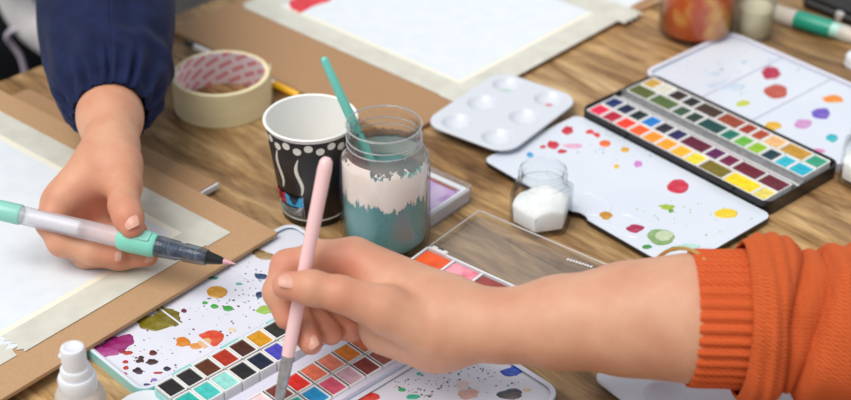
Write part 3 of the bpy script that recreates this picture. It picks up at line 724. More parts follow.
for (px, py, rx, ry, c, j) in [(567.5, 130.5, 6, 4, (206, 24, 44), .2), (553, 145, 6, 4, (208, 26, 50), .2), (562, 151.5, 4.5, 2, (206, 30, 50), .2), (590, 132, 4, 2.2, (232, 50, 36), .3), (597, 135, 3.6, 2.2, (232, 46, 34), .3), (605, 143.5, 5.8, 3.4, (248, 104, 24), .08), (625, 149.8, 4.2, 2.6, (240, 168, 24), .1), (616.5, 166.5, 2.8, 2, (250, 190, 20), .06), (543, 147, 2.6, 1.8, (214, 50, 70), .3), (530, 155, 3.6, 2.4, (60, 160, 226), .2),
                               (638, 164, 4.2, 3.2, (216, 130, 214), .15), (678, 186.5, 11, 7, (214, 30, 64), .08), (726, 213.5, 11.5, 5, (246, 214, 22), .08), (667, 207, 8, 2.6, (166, 192, 40), .4), (671, 211, 3, 1.6, (90, 160, 40), .2), (606, 215.5, 6.5, 4, (204, 140, 28), .18), (635, 228.5, 9, 4, (176, 24, 76), .22), (661, 237, 14, 8, (136, 172, 108), .14), (664, 236, 10, 5.5, (200, 216, 178), .14), (647, 247, 5, 2, (60, 150, 70), .15), (674, 249, 4, 1.8, (70, 160, 90), .2), (688, 247, 12, 3.5, (190, 232, 226), .3),
                               (573, 146, 11, 2.2, (236, 176, 206), .3), (680, 183.5, 7, 2.6, (232, 84, 120), .2)]:
    blob(nl, px, py, rx, ry, ZN, c, jag=j)
specks(nl, 'paint_specks', scatter(22, ((540, 140), (600, 165), (610, 130)), .5, 1.2, 22), ZN, (90, 170, 190), 8)
specks(nl, 'paint_specks', scatter(22, ((630, 210), (700, 240), (690, 190)), .5, 1.2, 23), ZN, (140, 180, 80), 9)
# far leaf: white tray with a raised rim and low dividers
fl_, fs_ = leaf(bt_, frK, -.018, LK+.002, WK+.0022, .252, 0, .0050, .0082, ENAMEL, ENAMEL2, .016, .003)
rim(fl_, frK, -.0176, LK+.0016, WK+.0026, .2516, .0084, .0156, .002)
for a in (frK.inv(P(735, 80, .005))[0], frK.inv(P(799, 95, .005))[0]):
    obj('well_ridge', slab(frK, a-.0018, a+.0018, WK+.006, .247, .0050, .0064, .001, .0008), ENAMEL, fl_)
for (px, py, rx, ry, c, j) in [(771, 73, 10, 6, (186, 20, 66), .22), (776, 91.5, 12, 7, (194, 76, 56), .12), (833, 99, 10, 4, (246, 140, 24), .18), (821, 113.5, 9.5, 5.5, (110, 80, 196), .14), (803, 124, 8.5, 5, (212, 150, 208), .2), (832, 138, 6, 4, (40, 184, 200), .15), (773, 126, 8, 4.5, (240, 180, 40), .2), (743, 103.5, 7, 3, (200, 212, 60), .3), (818, 151, 7, 2.4, (232, 130, 190), .2), (744, 62, 3, 1.6, (190, 214, 236), .2), (714, 74, 6, 2.4, (206, 220, 240), .3), (726, 86, 18, 5, (204, 220, 240), .3)]:
    blob(fl_, px, py, rx, ry, .0050, c, jag=j)
specks(fl_, 'paint_specks', scatter(24, ((680, 70), (740, 95), (740, 45)), .6, 1.4, 31), .0050, (120, 140, 190), 10)

# ------------------------------------------------------------------ small trays
def palette6(name, label, fr, a0, a1, b0, b1, zt, wells, wr, r):
    """moulded plate with round wells: a grid pressed down at each well"""
    t = thing(name, label, 'palette', tuple(fr.p((a0+a1)/2, (b0+b1)/2))+(0.0,))
    n, m = 84, 60; v = []; f = []; idx = {}
    def inside(a, b):
        x = max(a0+r-a, a-(a1-r), 0); y = max(b0+r-b, b-(b1-r), 0); return math.hypot(x, y)
    def zof(a, b):
        z = zt
        for (wa, wb) in wells:
            d = math.hypot(a-wa, b-wb)/wr
            if d < 1.12: z = min(z, zt-.0075*max(0, 1-d*d*.8)**.8*(1 if d < 1 else (1.12-d)/.12))
        return z
    for i in range(n+1):
        for j in range(m+1):
            a = a0+(a1-a0)*i/n; b = b0+(b1-b0)*j/m
            x = max(a0+r-a, a-(a1-r), 0); y = max(b0+r-b, b-(b1-r), 0); d = math.hypot(x, y)
            if d > r and x > 0 and y > 0:     # pull the corner in to the arc
                a = (a0+r-x*r/d) if a < a0+r else (a1-r+x*r/d); b = (b0+r-y*r/d) if b < b0+r else (b1-r+y*r/d)
            q = fr.p(a, b); v.append((q[0], q[1], zof(a, b)))
    for i in range(n):
        for j in range(m): f.append((i*(m+1)+j, (i+1)*(m+1)+j, (i+1)*(m+1)+j+1, i*(m+1)+j+1))
    o = obj('moulded_plate', (v, f), PALP, t, smooth=True)
    md = o.modifiers.new('thickness', 'SOLIDIFY'); md.thickness = .0009; md.offset = -1
    rim_o = rrect(a0, a1, b0, b1, r, 8); rim_i = rrect(a0+.001, a1-.001, b0+.001, b1-.001, r-.001, 8); rim_x = rrect(a0-.0012, a1+.0012, b0-.0012, b1+.0012, r+.0012, 8)
    fix(obj('rolled_edge', loft([ring(fr.poly(rim_i), zt-.0001), ring(fr.poly(rim_o), zt+.0003), ring(fr.poly(rim_x), zt-.0016), ring(fr.poly(rim_o), zt-.0018)], False, False), PALP, t, smooth=True))
    return t
ZW = .0145
frW = Fr(P(430, 125, ZW), P(500, 77, ZW)-P(430, 125, ZW))
wc = [frW.inv(P(x, y, ZW-.004)) for x, y in ((457, 125), (482, 106), (507, 87.5), (497, 140), (524, 120), (549, 102))]
cs = [frW.inv(P(x, y, ZW)) for x, y in ((432, 122), (488, 78), (574, 100), (490, 154))]
a0 = min(c[0] for c in wc)-.0205; a1 = max(c[0] for c in wc)+.0185; b0 = min(c[1] for c in wc)-.0245; b1 = max(c[1] for c in wc)+.0225
wp = palette6('mixing_palette', 'white plastic palette with six round wells beside the small glass jar', frW, a0, a1, b0, b1, ZW, wc, .0135, .020)
blob(wp, 506, 91, 6, 1.5, ZW-.0045, (178, 222, 200), jag=.15)
blob(wp, 549, 105, 3.6, 1.0, ZW-.0045, (228, 110, 120), jag=.2)
# the second white tray, half under the sleeve
Z2 = .0125
frW2 = Fr(P(592, 375, Z2), P(640, 412, Z2)-P(592, 375, Z2))
w2 = [(.045+.048*i, .034+.042*j) for i in range(2) for j in range(3)]
wp2 = palette6('mixing_palette', 'white plastic palette on the table under the orange sleeve', frW2, 0, .135, 0, .150, Z2, [(frW2.inv(P(668, 395, Z2))[0]+.046*i, frW2.inv(P(668, 395, Z2))[1]+.046*j) for i in range(2) for j in range(-1, 2)], .0155, .010)

# purple paint box
ZQ = .013
fq = P(473, 189, ZQ); frQ = Fr(fq, P(432, 171, ZQ)-fq)
sq = 1 if frQ.inv(P(430, 222, ZQ))[1] > 0 else -1
pb = thing('paint_box', 'small clear box of purple paint half behind the water jar', 'paint box', (fq[0]-.04, fq[1]-.02, 0))
def sb(a, b): return (a, b) if sq > 0 else (-b, -a)
y0, y1 = sb(0, .085)
fix(obj('clear_case', tray(frQ, 0, .100, y0, y1, 0, .0012, ZQ+.004, .003, .0012, 4), glass('clear_plastic', (246, 246, 248), .8, .16, (236, 232, 234)), pb))
y0, y1 = sb(.0016, .0834)
fix(obj('inner_tray', tray(frQ, .0016, .0984, y0, y1, .0013, .0095, .0125, .002, .006, 4), PLASTIC, pb))
y0, y1 = sb(.008, .077)
obj('purple_paint', slab(frQ, .009, .0915, y0, y1, .0096, .0112, .004, .0004), mat('purple_wash', (176, 130, 200), .3, (206, 186, 220), scale=45, lo=.4, hi=.6), pb)
y0, y1 = sb(.008, .011)
obj('rust_paint_streak', slab(frQ, .012, .05, y0, y1, .0113, .0117, .001, .0001), wash((176, 90, 70)), pb)

# red and pink paint tray with an open clear lid
fr0 = P(428, 246, .010); frP = Fr(fr0, P(525, 290, .010)-fr0)
sp_ = 1 if frP.inv(P(402, 265, .010))[1] > 0 else -1
def sb2(a, b): return (a, b) if sp_ > 0 else (-b, -a)
rp = thing('paint_tray', 'white paint tray of orange, pink and maroon with clear lid open', 'paint tray', (fr0[0]+.03, fr0[1]-.05, 0))
LP_, DP_ = .118, .050
y0, y1 = sb2(0, DP_)
tr_ = fix(obj('tray', tray(frP, 0, LP_, y0, y1, 0, .0030, .010, .0025, .0018, 4), PLASTIC, rp))
y0, y1 = sb2(.002, DP_-.002)
for k in range(1, 4):
    obj('divider', slab(frP, k*LP_/4-.0012, k*LP_/4+.0012, y0, y1, .003, .0095, .0008, .0004), PLASTIC, tr_)
for k, (c, c2) in enumerate((((222, 76, 22), (236, 96, 40)), ((222, 84, 116), (238, 160, 176)), ((128, 44, 44), (150, 66, 62)), ((60, 90, 190), (110, 140, 215)))):
    y0, y1 = sb2(.003, DP_-.003)
    g = slab(frP, k*LP_/4+(.0024 if k == 0 else .0016), (k+1)*LP_/4-(.0024 if k == 3 else .0016), y0, y1, .0031, .0086, .002, .0005)
    obj('paint_block', g, mat('block_%d' % k, c, .3, c2, scale=70, detail=4, bump=.3, bscale=160), tr_)
blob(tr_, 456, 281, 7, 4, .0087, (216, 20, 50), jag=.2); blob(tr_, 448, 279, 5, 3, .0087, (220, 40, 70), jag=.2)
y0, y1 = sb2(-.074, -.0016)
lid = fix(obj('clear_lid', tray(frP, -.001, LP_+.018, y0, y1, .0004, .0016, .0075, .004, .0014, 5), glass('clear_lid_plastic', (250, 250, 250), .9, .05), rp))
lp_ = frP.poly(rrect(-.001, LP_+.018, *sb2(-.074, -.0016), .004, 5)); lp_.append(lp_[0])
obj('lid_edge', tube([(q[0], q[1], .0077) for q in lp_], [.0008]*len(lp_), 8, False), glass('lid_edge_plastic', (244, 244, 246), .9, .4, (236, 234, 232)), lid, smooth=True)
for a in (.012, LP_-.012):
    obj('hinge_clip', slab(frP, a-.008, a+.008, *sb2(-.003, .002), .0078, .0112, .0008, .0005), mat('clear_clip', (220, 220, 222), .2), rp)
    obj('hinge_slot', slab(frP, a-.003, a+.004, *sb2(-.0032, -.0008), .0090, .0114, .0006, .0004), DARKSTEEL, rp)
EMB = mat('embossed_mark', (236, 236, 236), .3)
pe_ = frP.inv(P(570, 260, .0017)); pe2 = frP.inv(P(596, 268, .0017))
for k in range(9):                           # small embossed characters in the lid's corner
    a = frP.inv(P(568+k*2.9, 259.5+k*.9, .0016)); 
    obj('embossed_character', slab(frP, a[0]-.0008, a[0]+.0008, a[1]-.0014, a[1]+.0014, .0016, .0019, .0003, .0001, 2), EMB, lid)

# ------------------------------------------------------------------ salt jars
def hexring(c, r, z, rot, k=0.12, n=8):     # hexagon with rounded corners
    pts = []
    for i in range(6):
        t0 = rot+i*math.pi/3
        for j in range(n):
            t = t0+(j/n)*math.pi/3; loc = (t-t0)-math.pi/6
            rad = r*math.cos(math.pi/6)/math.cos(loc); rad = rad*(1-k)+r*.93*k
            pts.append((c[0]+rad*math.cos(t), c[1]+rad*math.sin(t), z))
    return pts
def circ(c, r, z, rot, n=48): return [(c[0]+r*math.cos(rot+2*math.pi*i/n), c[1]+r*math.sin(rot+2*math.pi*i/n), z) for i in range(n)]
SALT = mat('white_salt', (246, 246, 246), .8, (236, 238, 242), scale=300, bump=.4, bscale=900)
def salt_jar(c, rot, label, R=.0275, Hb=.036, Ht=.056, fill=.024, group=None):
    t = thing('glass_jar', label, 'jar', (c[0], c[1], 0), group)
    rn = R*.70
    rs = [hexring(c, R*.90, .0004, rot), hexring(c, R, .003, rot), hexring(c, R, Hb-.002, rot), hexring(c, R*.96, Hb, rot), circ(c, rn+.001, Hb+.003, rot), circ(c, rn, Hb+.005, rot),
          circ(c, rn+.0012, Hb+.0075, rot), circ(c, rn, Hb+.010, rot), circ(c, rn, Hb+.012, rot), circ(c, rn+.0012, Hb+.014, rot), circ(c, rn, Hb+.016, rot), circ(c, rn, Ht-.001, rot), circ(c, rn-.001, Ht, rot), circ(c, rn-.002, Ht-.001, rot),
          circ(c, rn-.002, Hb+.004, rot), hexring(c, R*.93, Hb-.003, rot), hexring(c, R-.0018, .0048, rot), hexring(c, R*.5, .0042, rot)]
    fix(obj('glass', loft(rs), GLT, t, smooth=True, split=45))
    top = []
    def sz(x, y): return fill+.0035*math.sin((x-c[0])*130+1)+.003*math.cos((y-c[1])*110)
    r1 = R-.0024
    rs = [hexring(c, r1*.93, .005, rot), [(x, y, sz(x, y)-.002) for x, y, z in hexring(c, r1, 0, rot)]]
    for s in (.92, .7, .45, .2): rs.append([(x, y, sz(x, y)) for x, y, z in hexring(c, r1*s, 0, rot)])
    fix(obj('salt', loft(rs), SALT, t, smooth=True, split=50))
    return t
salt_jar(P(540.5, 222, 0)[:2], math.radians(14), 'small faceted open glass jar of white salt beside the paint tin', R=.0292)
salt_jar(P(866, 180, 0)[:2], math.radians(10), 'glass jar of white salt cut off by the right edge', R=.0285)

# ------------------------------------------------------------------ far glasses, brush, case
cO = P(695, 33, 0)[:2]
oj = thing('glass_jar', 'large glass jar of swirled orange paint water at the back', 'jar', (cO[0], cO[1], 0))
RO2 = .0405
obj('glass', lathe([(.0001, .0005), (.034, .0005), (RO2-.003, .002), (RO2, .008), (RO2, .085), (RO2-.006, .094), (RO2-.008, .098), (RO2-.008, .112), (RO2-.0095, .112), (RO2-.0095, .097), (RO2-.002, .084), (RO2-.002, .008), (.0001, .004)], cO, 72), GLT, oj, smooth=True)
ORW = mat('orange_water', (204, 80, 22), .3, (236, 172, 84), scale=38, detail=2, lo=.48, hi=.66, stretch=(1, 1, .7))
obj('paint_water', lathe([(.0001, .0045), (.033, .005), (RO2-.0026, .009), (RO2-.0026, .080), (.0001, .0805)], cO, 72), ORW, oj, smooth=True, split=50)
cG = P(753, 35, 0)[:2]
gg = thing('glass', 'small glass holding cream liquid beside the orange jar', 'glass', (cG[0], cG[1], 0))
obj('glass_wall', lathe([(.0001, .0006), (.0165, .0006), (.0185, .003), (.0235, .075), (.0222, .075), (.0172, .004), (.0001, .0035)], cG, 56), glass('milky_glass', (252, 252, 248), .7, .12, (244, 240, 228)), gg, smooth=True)
obj('cream_liquid', lathe([(.0001, .0038), (.0164, .004), (.0190, .0335), (.0001, .0338)], cG, 56), mat('cream_liquid', (240, 234, 204), .4), gg, smooth=True, split=50)
CLEARP = glass('frosted_plastic', (252, 252, 252), .7, .5, (246, 240, 232), .1)
GREEN = mat('green_plastic', (22, 148, 122), .3)
a, b = P(769, 11, .0095), P(861, 38, .0095)
brush('water_brush', 'clear water brush with a green grip lying at the back right', 'water brush', a, b, [
    ('reservoir', [(0, .006), (.04, .0088), (.30, .0092)], CLEARP), ('grip', [(.30, .0094), (.33, .0098), (.66, .0098), (.69, .0094)], GREEN), ('collar', [(.69, .0085), (.78, .0082)], mat('pale_teal_ring', (170, 215, 205), .3)), ('cap', [(.78, .0088), (1.0, .0075), (1.15, .0065), (1.18, .004)], CLEARP)])
a, b = P(838, 17, .0065), P(858, 9, .0065)
brush('brush_cap', 'small clear brush cap lying above the green water brush', 'cap', a, b, [('cap_tube', [(0, .004), (.1, .0062), (.9, .0058), (1, .003)], CLEARP), ('cap_ring', [(.05, .0066), (.12, .0068), (.2, .0064)], PLASTIC)])
kc = P(800, -3, .012); frC = Fr(kc, P(851, 17, .012)-kc)
sc = 1 if frC.inv(P(850, -20, .012))[1] > 0 else -1
case = thing('pencil_case', 'black case at the far right corner of the table', 'case', (kc[0]+.1, kc[1]+.03, 0))
y0, y1 = (0, .09) if sc > 0 else (-.09, 0)
obj('case_body', slab(frC, 0, .19, y0, y1, 0, .0115, .01, .003, 5), BLK, case); obj('case_lid', slab(frC, .001, .189, y0+.001, y1-.001, .0118, .020, .01, .003, 5), mat('black_cloth', (30, 30, 33), .7), case)
cap_c = P(857, 66, 0)[:2]
wcp = thing('bottle_cap', 'round white bottle cap at the right edge of the table', 'cap', (cap_c[0], cap_c[1], 0))
obj('cap_shell', lathe([(.0001, .0), (.0125, 0), (.013, .001), (.013, .011), (.012, .0125), (.0001, .0128)], cap_c, 48), PLASTIC, wcp, smooth=True, split=40)
obj('cap_ridge', lathe([(.0131, .002), (.0136, .003), (.0131, .004)], cap_c, 48, True), PLASTIC, wcp, smooth=True)

# ------------------------------------------------------------------ spray bottle and round lid in front
# the bottle's top sits at (72,347) in the photograph
zt = .082; cS = None
yb = P(72, 347, zt); cS = yb[:2]
sbt = thing('spray_bottle', 'white spray bottle standing in front of the drawing board', 'spray bottle', (cS[0], cS[1], 0))
obj('bottle', lathe([(.0001, 0), (.0165, 0), (.018, .002), (.018, .036), (.0172, .041), (.0138, .0455), (.0105, .047), (.0001, .047)], cS, 56), glass('hazy_bottle', (236, 236, 236), .8, .62, (222, 214, 206), .15), sbt, smooth=True, split=50)
obj('collar', lathe([(.0001, .0435), (.0132, .0435), (.0136, .0445), (.0136, .0555), (.0126, .0575), (.0001, .0575)], cS, 56), PLASTIC, sbt, smooth=True, split=40)
obj('sprayer_neck', lathe([(.0001, .0570), (.0108, .0570), (.0108, .0635), (.0100, .0648), (.0001, .0648)], cS, 56), PLASTIC, sbt, smooth=True, split=40)
obj('sprayer_head', lathe([(.0001, .0640), (.0088, .0640), (.0088, .0795), (.0080, .0817), (.0060, .0822), (.0050, .0814), (.0001, .0814)], cS, 56), PLASTIC, sbt, smooth=True, split=40)
nzp = np.append(cS, .073)
obj('nozzle', rod(nzp+np.array((-.0086, .001, 0)), nzp+np.array((-.0105, .0012, 0)), [(0, .0022), (.0018, .0020)]), PLASTIC, sbt, smooth=True, split=40)
cD = P(146, 412, .006)[:2]
rd = thing('jar_lid', 'round white lid at the bottom edge beside the mint tin', 'lid', (cD[0], cD[1], 0))
obj('lid_shell', lathe([(.0001, .0), (.0235, 0), (.024, .001), (.024, .0065), (.0228, .0078), (.0205, .0076), (.0001, .0070)], cD, 64), PLASTIC, rd, smooth=True, split=40)
obj('lid_ridge', lathe([(.0241, .002), (.0246, .003), (.0241, .004)], cD, 64, True), PLASTIC, rd, smooth=True)

# ------------------------------------------------------------------ bodies: smooth-blended tapered limbs turned into one surface
def surface(prims_groups, h, k_group, pad=.012, smooth_it=2, post=None):
    """prims_groups: list of (k_inside, [(a, ra, b, rb), ...]); returns one closed continuous mesh"""
    allp = [q for k, g in prims_groups for q in g]
    lo = np.min([np.minimum(np.asarray(a)-ra, np.asarray(b)-rb) for a, ra, b, rb in allp], axis=0)-pad
    hi = np.max([np.maximum(np.asarray(a)+ra, np.asarray(b)+rb) for a, ra, b, rb in allp], axis=0)+pad
    n = np.ceil((hi-lo)/h).astype(int)+1
    gx, gy, gz = [lo[i]+h*np.arange(n[i]) for i in range(3)]
    fld = None
    def smin(x, y, k):
        t = np.maximum(k-np.abs(x-y), 0)/k
        return np.minimum(x, y)-t*t*k*.25
    X = gx[:, None, None]; Y = gy[None, :, None]; Z = gz[None, None, :]
    for kk, g in prims_groups:
        cur = None
        for a, ra, b, rb in g:
            a = np.asarray(a, float); b = np.asarray(b, float); ab = b-a; L2 = max(ab@ab, 1e-12)
            t = np.clip(((X-a[0])*ab[0]+(Y-a[1])*ab[1]+(Z-a[2])*ab[2])/L2, 0, 1)
            d = np.sqrt((X-a[0]-t*ab[0])**2+(Y-a[1]-t*ab[1])**2+(Z-a[2]-t*ab[2])**2)-(ra+(rb-ra)*t)
            cur = d if cur is None else smin(cur, d, kk)
        fld = cur if fld is None else smin(fld, cur, k_group)
    if post is not None: fld = post(fld, X, Y, Z)
    ins = fld < 0
    c = [ins[i:n[0]-1+i, j:n[1]-1+j, k:n[2]-1+k] for i in (0, 1) for j in (0, 1) for k in (0, 1)]
    s = sum(q.astype(np.int8) for q in c); act = (s > 0) & (s < 8)
    ids = -np.ones(act.shape, dtype=np.int64); cells = np.argwhere(act); ids[act] = np.arange(len(cells))
    acc = np.zeros((len(cells), 3)); cnt = np.zeros(len(cells))
    corners = [(i, j, k) for i in (0, 1) for j in (0, 1) for k in (0, 1)]
    for p in corners:
        for ax in range(3):
            if p[ax] == 0:
                q = list(p); q[ax] = 1
                fa = fld[cells[:, 0]+p[0], cells[:, 1]+p[1], cells[:, 2]+p[2]]; fb_ = fld[cells[:, 0]+q[0], cells[:, 1]+q[1], cells[:, 2]+q[2]]
                m = (fa < 0) != (fb_ < 0); t = np.where(m, fa/np.where(m, fa-fb_, 1), 0)
                pos = np.tile(np.array(p, float), (len(cells), 1)); pos[:, ax] += t
                acc[m] += pos[m]; cnt[m] += 1
    V = lo+h*(cells+acc/cnt[:, None])
    Fq = []
    for ax in range(3):
        b1_, b2_ = [(1, 2), (2, 0), (0, 1)][ax]
        sl0 = [slice(None)]*3; sl1 = [slice(None)]*3; sl0[ax] = slice(0, -1); sl1[ax] = slice(1, None)
        cr_ = np.argwhere(ins[tuple(sl0)] != ins[tuple(sl1)])
        cr_ = cr_[(cr_[:, b1_] > 0) & (cr_[:, b2_] > 0) & (cr_[:, b1_] < n[b1_]-1) & (cr_[:, b2_] < n[b2_]-1)]
        flip = ins[tuple(cr_.T)]
        def cid(d1, d2):
            q = cr_.copy(); q[:, b1_] -= d1; q[:, b2_] -= d2; return ids[tuple(q.T)]
        quad = np.stack([cid(1, 1), cid(0, 1), cid(0, 0), cid(1, 0)], 1)
        quad = np.where(flip[:, None], quad, quad[:, ::-1]); Fq.append(quad)
    Fq = np.concatenate(Fq)
    for _ in range(smooth_it):                # light smoothing of the surface
        sm = np.zeros_like(V); ct = np.zeros(len(V))
        for i in range(4):
            j = (i+1) % 4
            np.add.at(sm, Fq[:, i], V[Fq[:, j]]); np.add.at(ct, Fq[:, i], 1); np.add.at(sm, Fq[:, j], V[Fq[:, i]]); np.add.at(ct, Fq[:, j], 1)
        V = V*.45+(sm/ct[:, None])*.55
    return V, Fq
def fast_obj(name, geo, m, parent, flush=()):
    V, Fq = geo; loc = (V.min(0)+V.max(0))/2; loc[2] = V[:, 2].min()
    me = bpy.data.meshes.new(name); me.vertices.add(len(V)); me.vertices.foreach_set('co', (V-loc).astype(np.float32).ravel())
    me.loops.add(Fq.size); me.loops.foreach_set('vertex_index', Fq.astype(np.int32).ravel())
    me.polygons.add(len(Fq)); me.polygons.foreach_set('loop_start', np.arange(0, Fq.size, 4, dtype=np.int32)); me.polygons.foreach_set('use_smooth', np.ones(len(Fq), dtype=bool))
    me.materials.append(m); me.update(calc_edges=True); me.validate()
    fl_v = np.zeros(len(V))
    for c_, r_ in flush: fl_v = np.maximum(fl_v, np.exp(-(np.linalg.norm(V-np.asarray(c_), axis=1)/r_)**2))
    at = me.attributes.new('flush', 'FLOAT', 'POINT'); at.data.foreach_set('value', fl_v.astype(np.float32))
    return link(bpy.data.objects.new(name, me), parent, loc)
SKIN = mat('skin', (209, 160, 132), .48, (199, 143, 116), scale=30, detail=3, spec=.35, bump=.12, bscale=420, sss=.12)
SKIN2 = mat('skin_warm', (212, 160, 130), .48, (200, 141, 112), scale=34, detail=3, spec=.35, bump=.12, bscale=420, sss=.12)
for m_ in (SKIN, SKIN2):                       # blood-flushed fingertips and knuckles
    N_ = m_.node_tree.nodes; L_ = m_.node_tree.links; b_ = N_['Principled BSDF']; src = b_.inputs['Base Color'].links[0].from_socket
    an_ = N_.new('ShaderNodeAttribute'); an_.attribute_name = 'flush'
    mq = N_.new('ShaderNodeMath'); mq.operation = 'MULTIPLY'; mq.inputs[1].default_value = .6; L_.new(an_.outputs['Fac'], mq.inputs[0])
    mx_ = N_.new('ShaderNodeMix'); mx_.data_type = 'RGBA'; L_.new(mq.outputs[0], mx_.inputs[0]); L_.new(src, mx_.inputs[6]); mx_.inputs[7].default_value = lin((206, 120, 98)); L_.new(mx_.outputs[2], b_.inputs['Base Color'])
NAIL = mat('fingernail', (214, 162, 144), .4)
def nail(parent, c, along, out, w, l, rad):
    """a curved nail plate centred at c, lying along the finger and facing out"""
    along = nrm(along); out = nrm(np.asarray(out)-along*(np.asarray(out)@along)); side = np.cross(along, out)
    v = []; f = []; n, m = 8, 8
    for lev in (0, 1):
        for i in range(n+1):
            for j in range(m+1):
                a = -1+2*i/n; b = -1+2*j/m
                ww = w*(1-.25*max(0, a)**2-.18*max(0, -a)**3); 
                x = a*l*(1-.12*b*b); th = b*ww/rad
                v.append(c+along*x+side*(rad*math.sin(th))+out*(rad*math.cos(th)-rad-lev*.0006-.0030*max(0, abs(a)-.5)))
    K = (n+1)*(m+1)
    for i in range(n):
        for j in range(m):
            q = (i*(m+1)+j, (i+1)*(m+1)+j, (i+1)*(m+1)+j+1, i*(m+1)+j+1); f.append(q); f.append(tuple(K+z for z in q[::-1]))
    return fix(obj('fingernail', (v, f), NAIL, parent, smooth=True))
def on_surf(V, px, py, lift=-.0001):          # nearest surface point seen at a photograph point
    r = V-np.array((0, 0, H)); d = r@(-TOCAM); x = 425.5+F*(r@RIGHT)/d; y = 200-F*(r@CUP)/d
    k = np.argsort((x-px)**2+(y-py)**2)[:60]; k = k[np.hypot(x[k]-px, y[k]-py) < 4]
    j = k[np.argmin(d[k])]; return D(px, py, d[j]-lift)
def seg(pts):                                 # [(point, radius), ...] -> tapered limb pieces
    return [(pts[i][0], pts[i][1], pts[i+1][0], pts[i+1][1]) for i in range(len(pts)-1)]

# ---- person at right: orange sweater, pink brush
bA = D(276.5, 414, 1.089); bB = D(327, 157, 1.045)
PINK = mat('pink_lacquer', (238, 200, 202), .25)
gfr = lambda t: bA+(bB-bA)*t
brush('paintbrush', 'pink paintbrush held in the hand over the mint tin', 'paintbrush', bA, bB, [
    ('bristles', [(0, .0005), (.02, .002), (.055, .0030)], mat('brown_bristle', (90, 60, 45), .6)), ('ferrule', [(.050, .0032), (.10, .0040), (.11, .0037), (.12, .0042), (.235, .0046)], STEEL),
    ('handle', [(.235, .0047), (.33, .0050), (.5, .0050), (.8, .0050), (.955, .0052), (.985, .0046), (.998, .0026), (1, .0006)], PINK)])
dg = 1.070
pR = thing('person', 'person in orange knitted sweater reaching in from the right with a pink brush', 'person', D(800, 330, 1.03)*np.array((1, 1, 0)))
R_ = lambda x, y, d: D(x, y, dg+d)
arm = [(R_(452, 320, .000), .0265), (R_(500, 326, -.010), .0232), (R_(560, 322.5, -.020), .0300), (R_(630, 319, -.030), .0370), (R_(685, 318, -.036), .0405), (R_(712, 319, -.036), .0375), (R_(770, 320, -.036), .037), (R_(860, 326, -.036), .039)]
palm = [(R_(452, 320, .004), .025, R_(358, 262, .022), .0165), (R_(445, 312, .014), .024, R_(342, 262, .044), .016), (R_(448, 330, .004), .025, R_(385, 306, .014), .019), (R_(440, 320, .034), .022, R_(340, 278, .060), .0155),
        (R_(430, 338, .010), .023, R_(385, 330, .024), .0185)]
thumb = seg([(R_(430, 330, -.006), .0210), (R_(386, 310, -.014), .0172), (R_(340, 294, -.019), .0125), (R_(312, 288, -.0185), .0122), (R_(286, 285.5, -.0150), .0100)])
index = seg([(R_(352, 257, .022), .0150), (R_(318, 258, .022), .0122), (R_(287, 266, .020), .0112), (R_(277, 292, .014), .0098), (R_(286, 318, .012), .0084)])
middle = seg([(R_(340, 266, .042), .0148), (R_(298, 280, .040), .0118), (R_(292, 304, .032), .0110), (R_(302, 328, .022), .0102), (R_(311, 343, .014), .0088)])
ring_f = seg([(R_(340, 280, .058), .0140), (R_(308, 298, .054), .0112), (R_(314, 320, .044), .0105), (R_(331, 333, .032), .0092)])
pinky = seg([(R_(350, 292, .066), .0125), (R_(324, 312, .062), .0100), (R_(336, 326, .052), .0092), (R_(352, 332, .042), .0080)])
V, Fq = surface([(.016, seg(arm)+palm), (.005, thumb), (.006, index), (.006, middle), (.006, ring_f), (.006, pinky)], .0017, .0045)
bodyR = fast_obj('arm_and_hand', (V, Fq), SKIN, pR, [(thumb[-1][2], .016), (index[-1][2], .014), (middle[-1][2], .014), (ring_f[-1][2], .014), (pinky[-1][2], .013), (index[1][2], .016), (R_(345, 262, .006), .018), (thumb[1][2], .014)])
nail(bodyR, on_surf(V, 289, 279.5), nrm(R_(284, 281, 0)-R_(310, 284, 0)), nrm(TOCAM+CUP*.75), .0062, .0075, .0085)
nail(bodyR, on_surf(V, 311, 341), nrm(R_(311, 343, .013)-R_(300, 326, .020)), nrm(TOCAM), .0050, .0056, .0075)

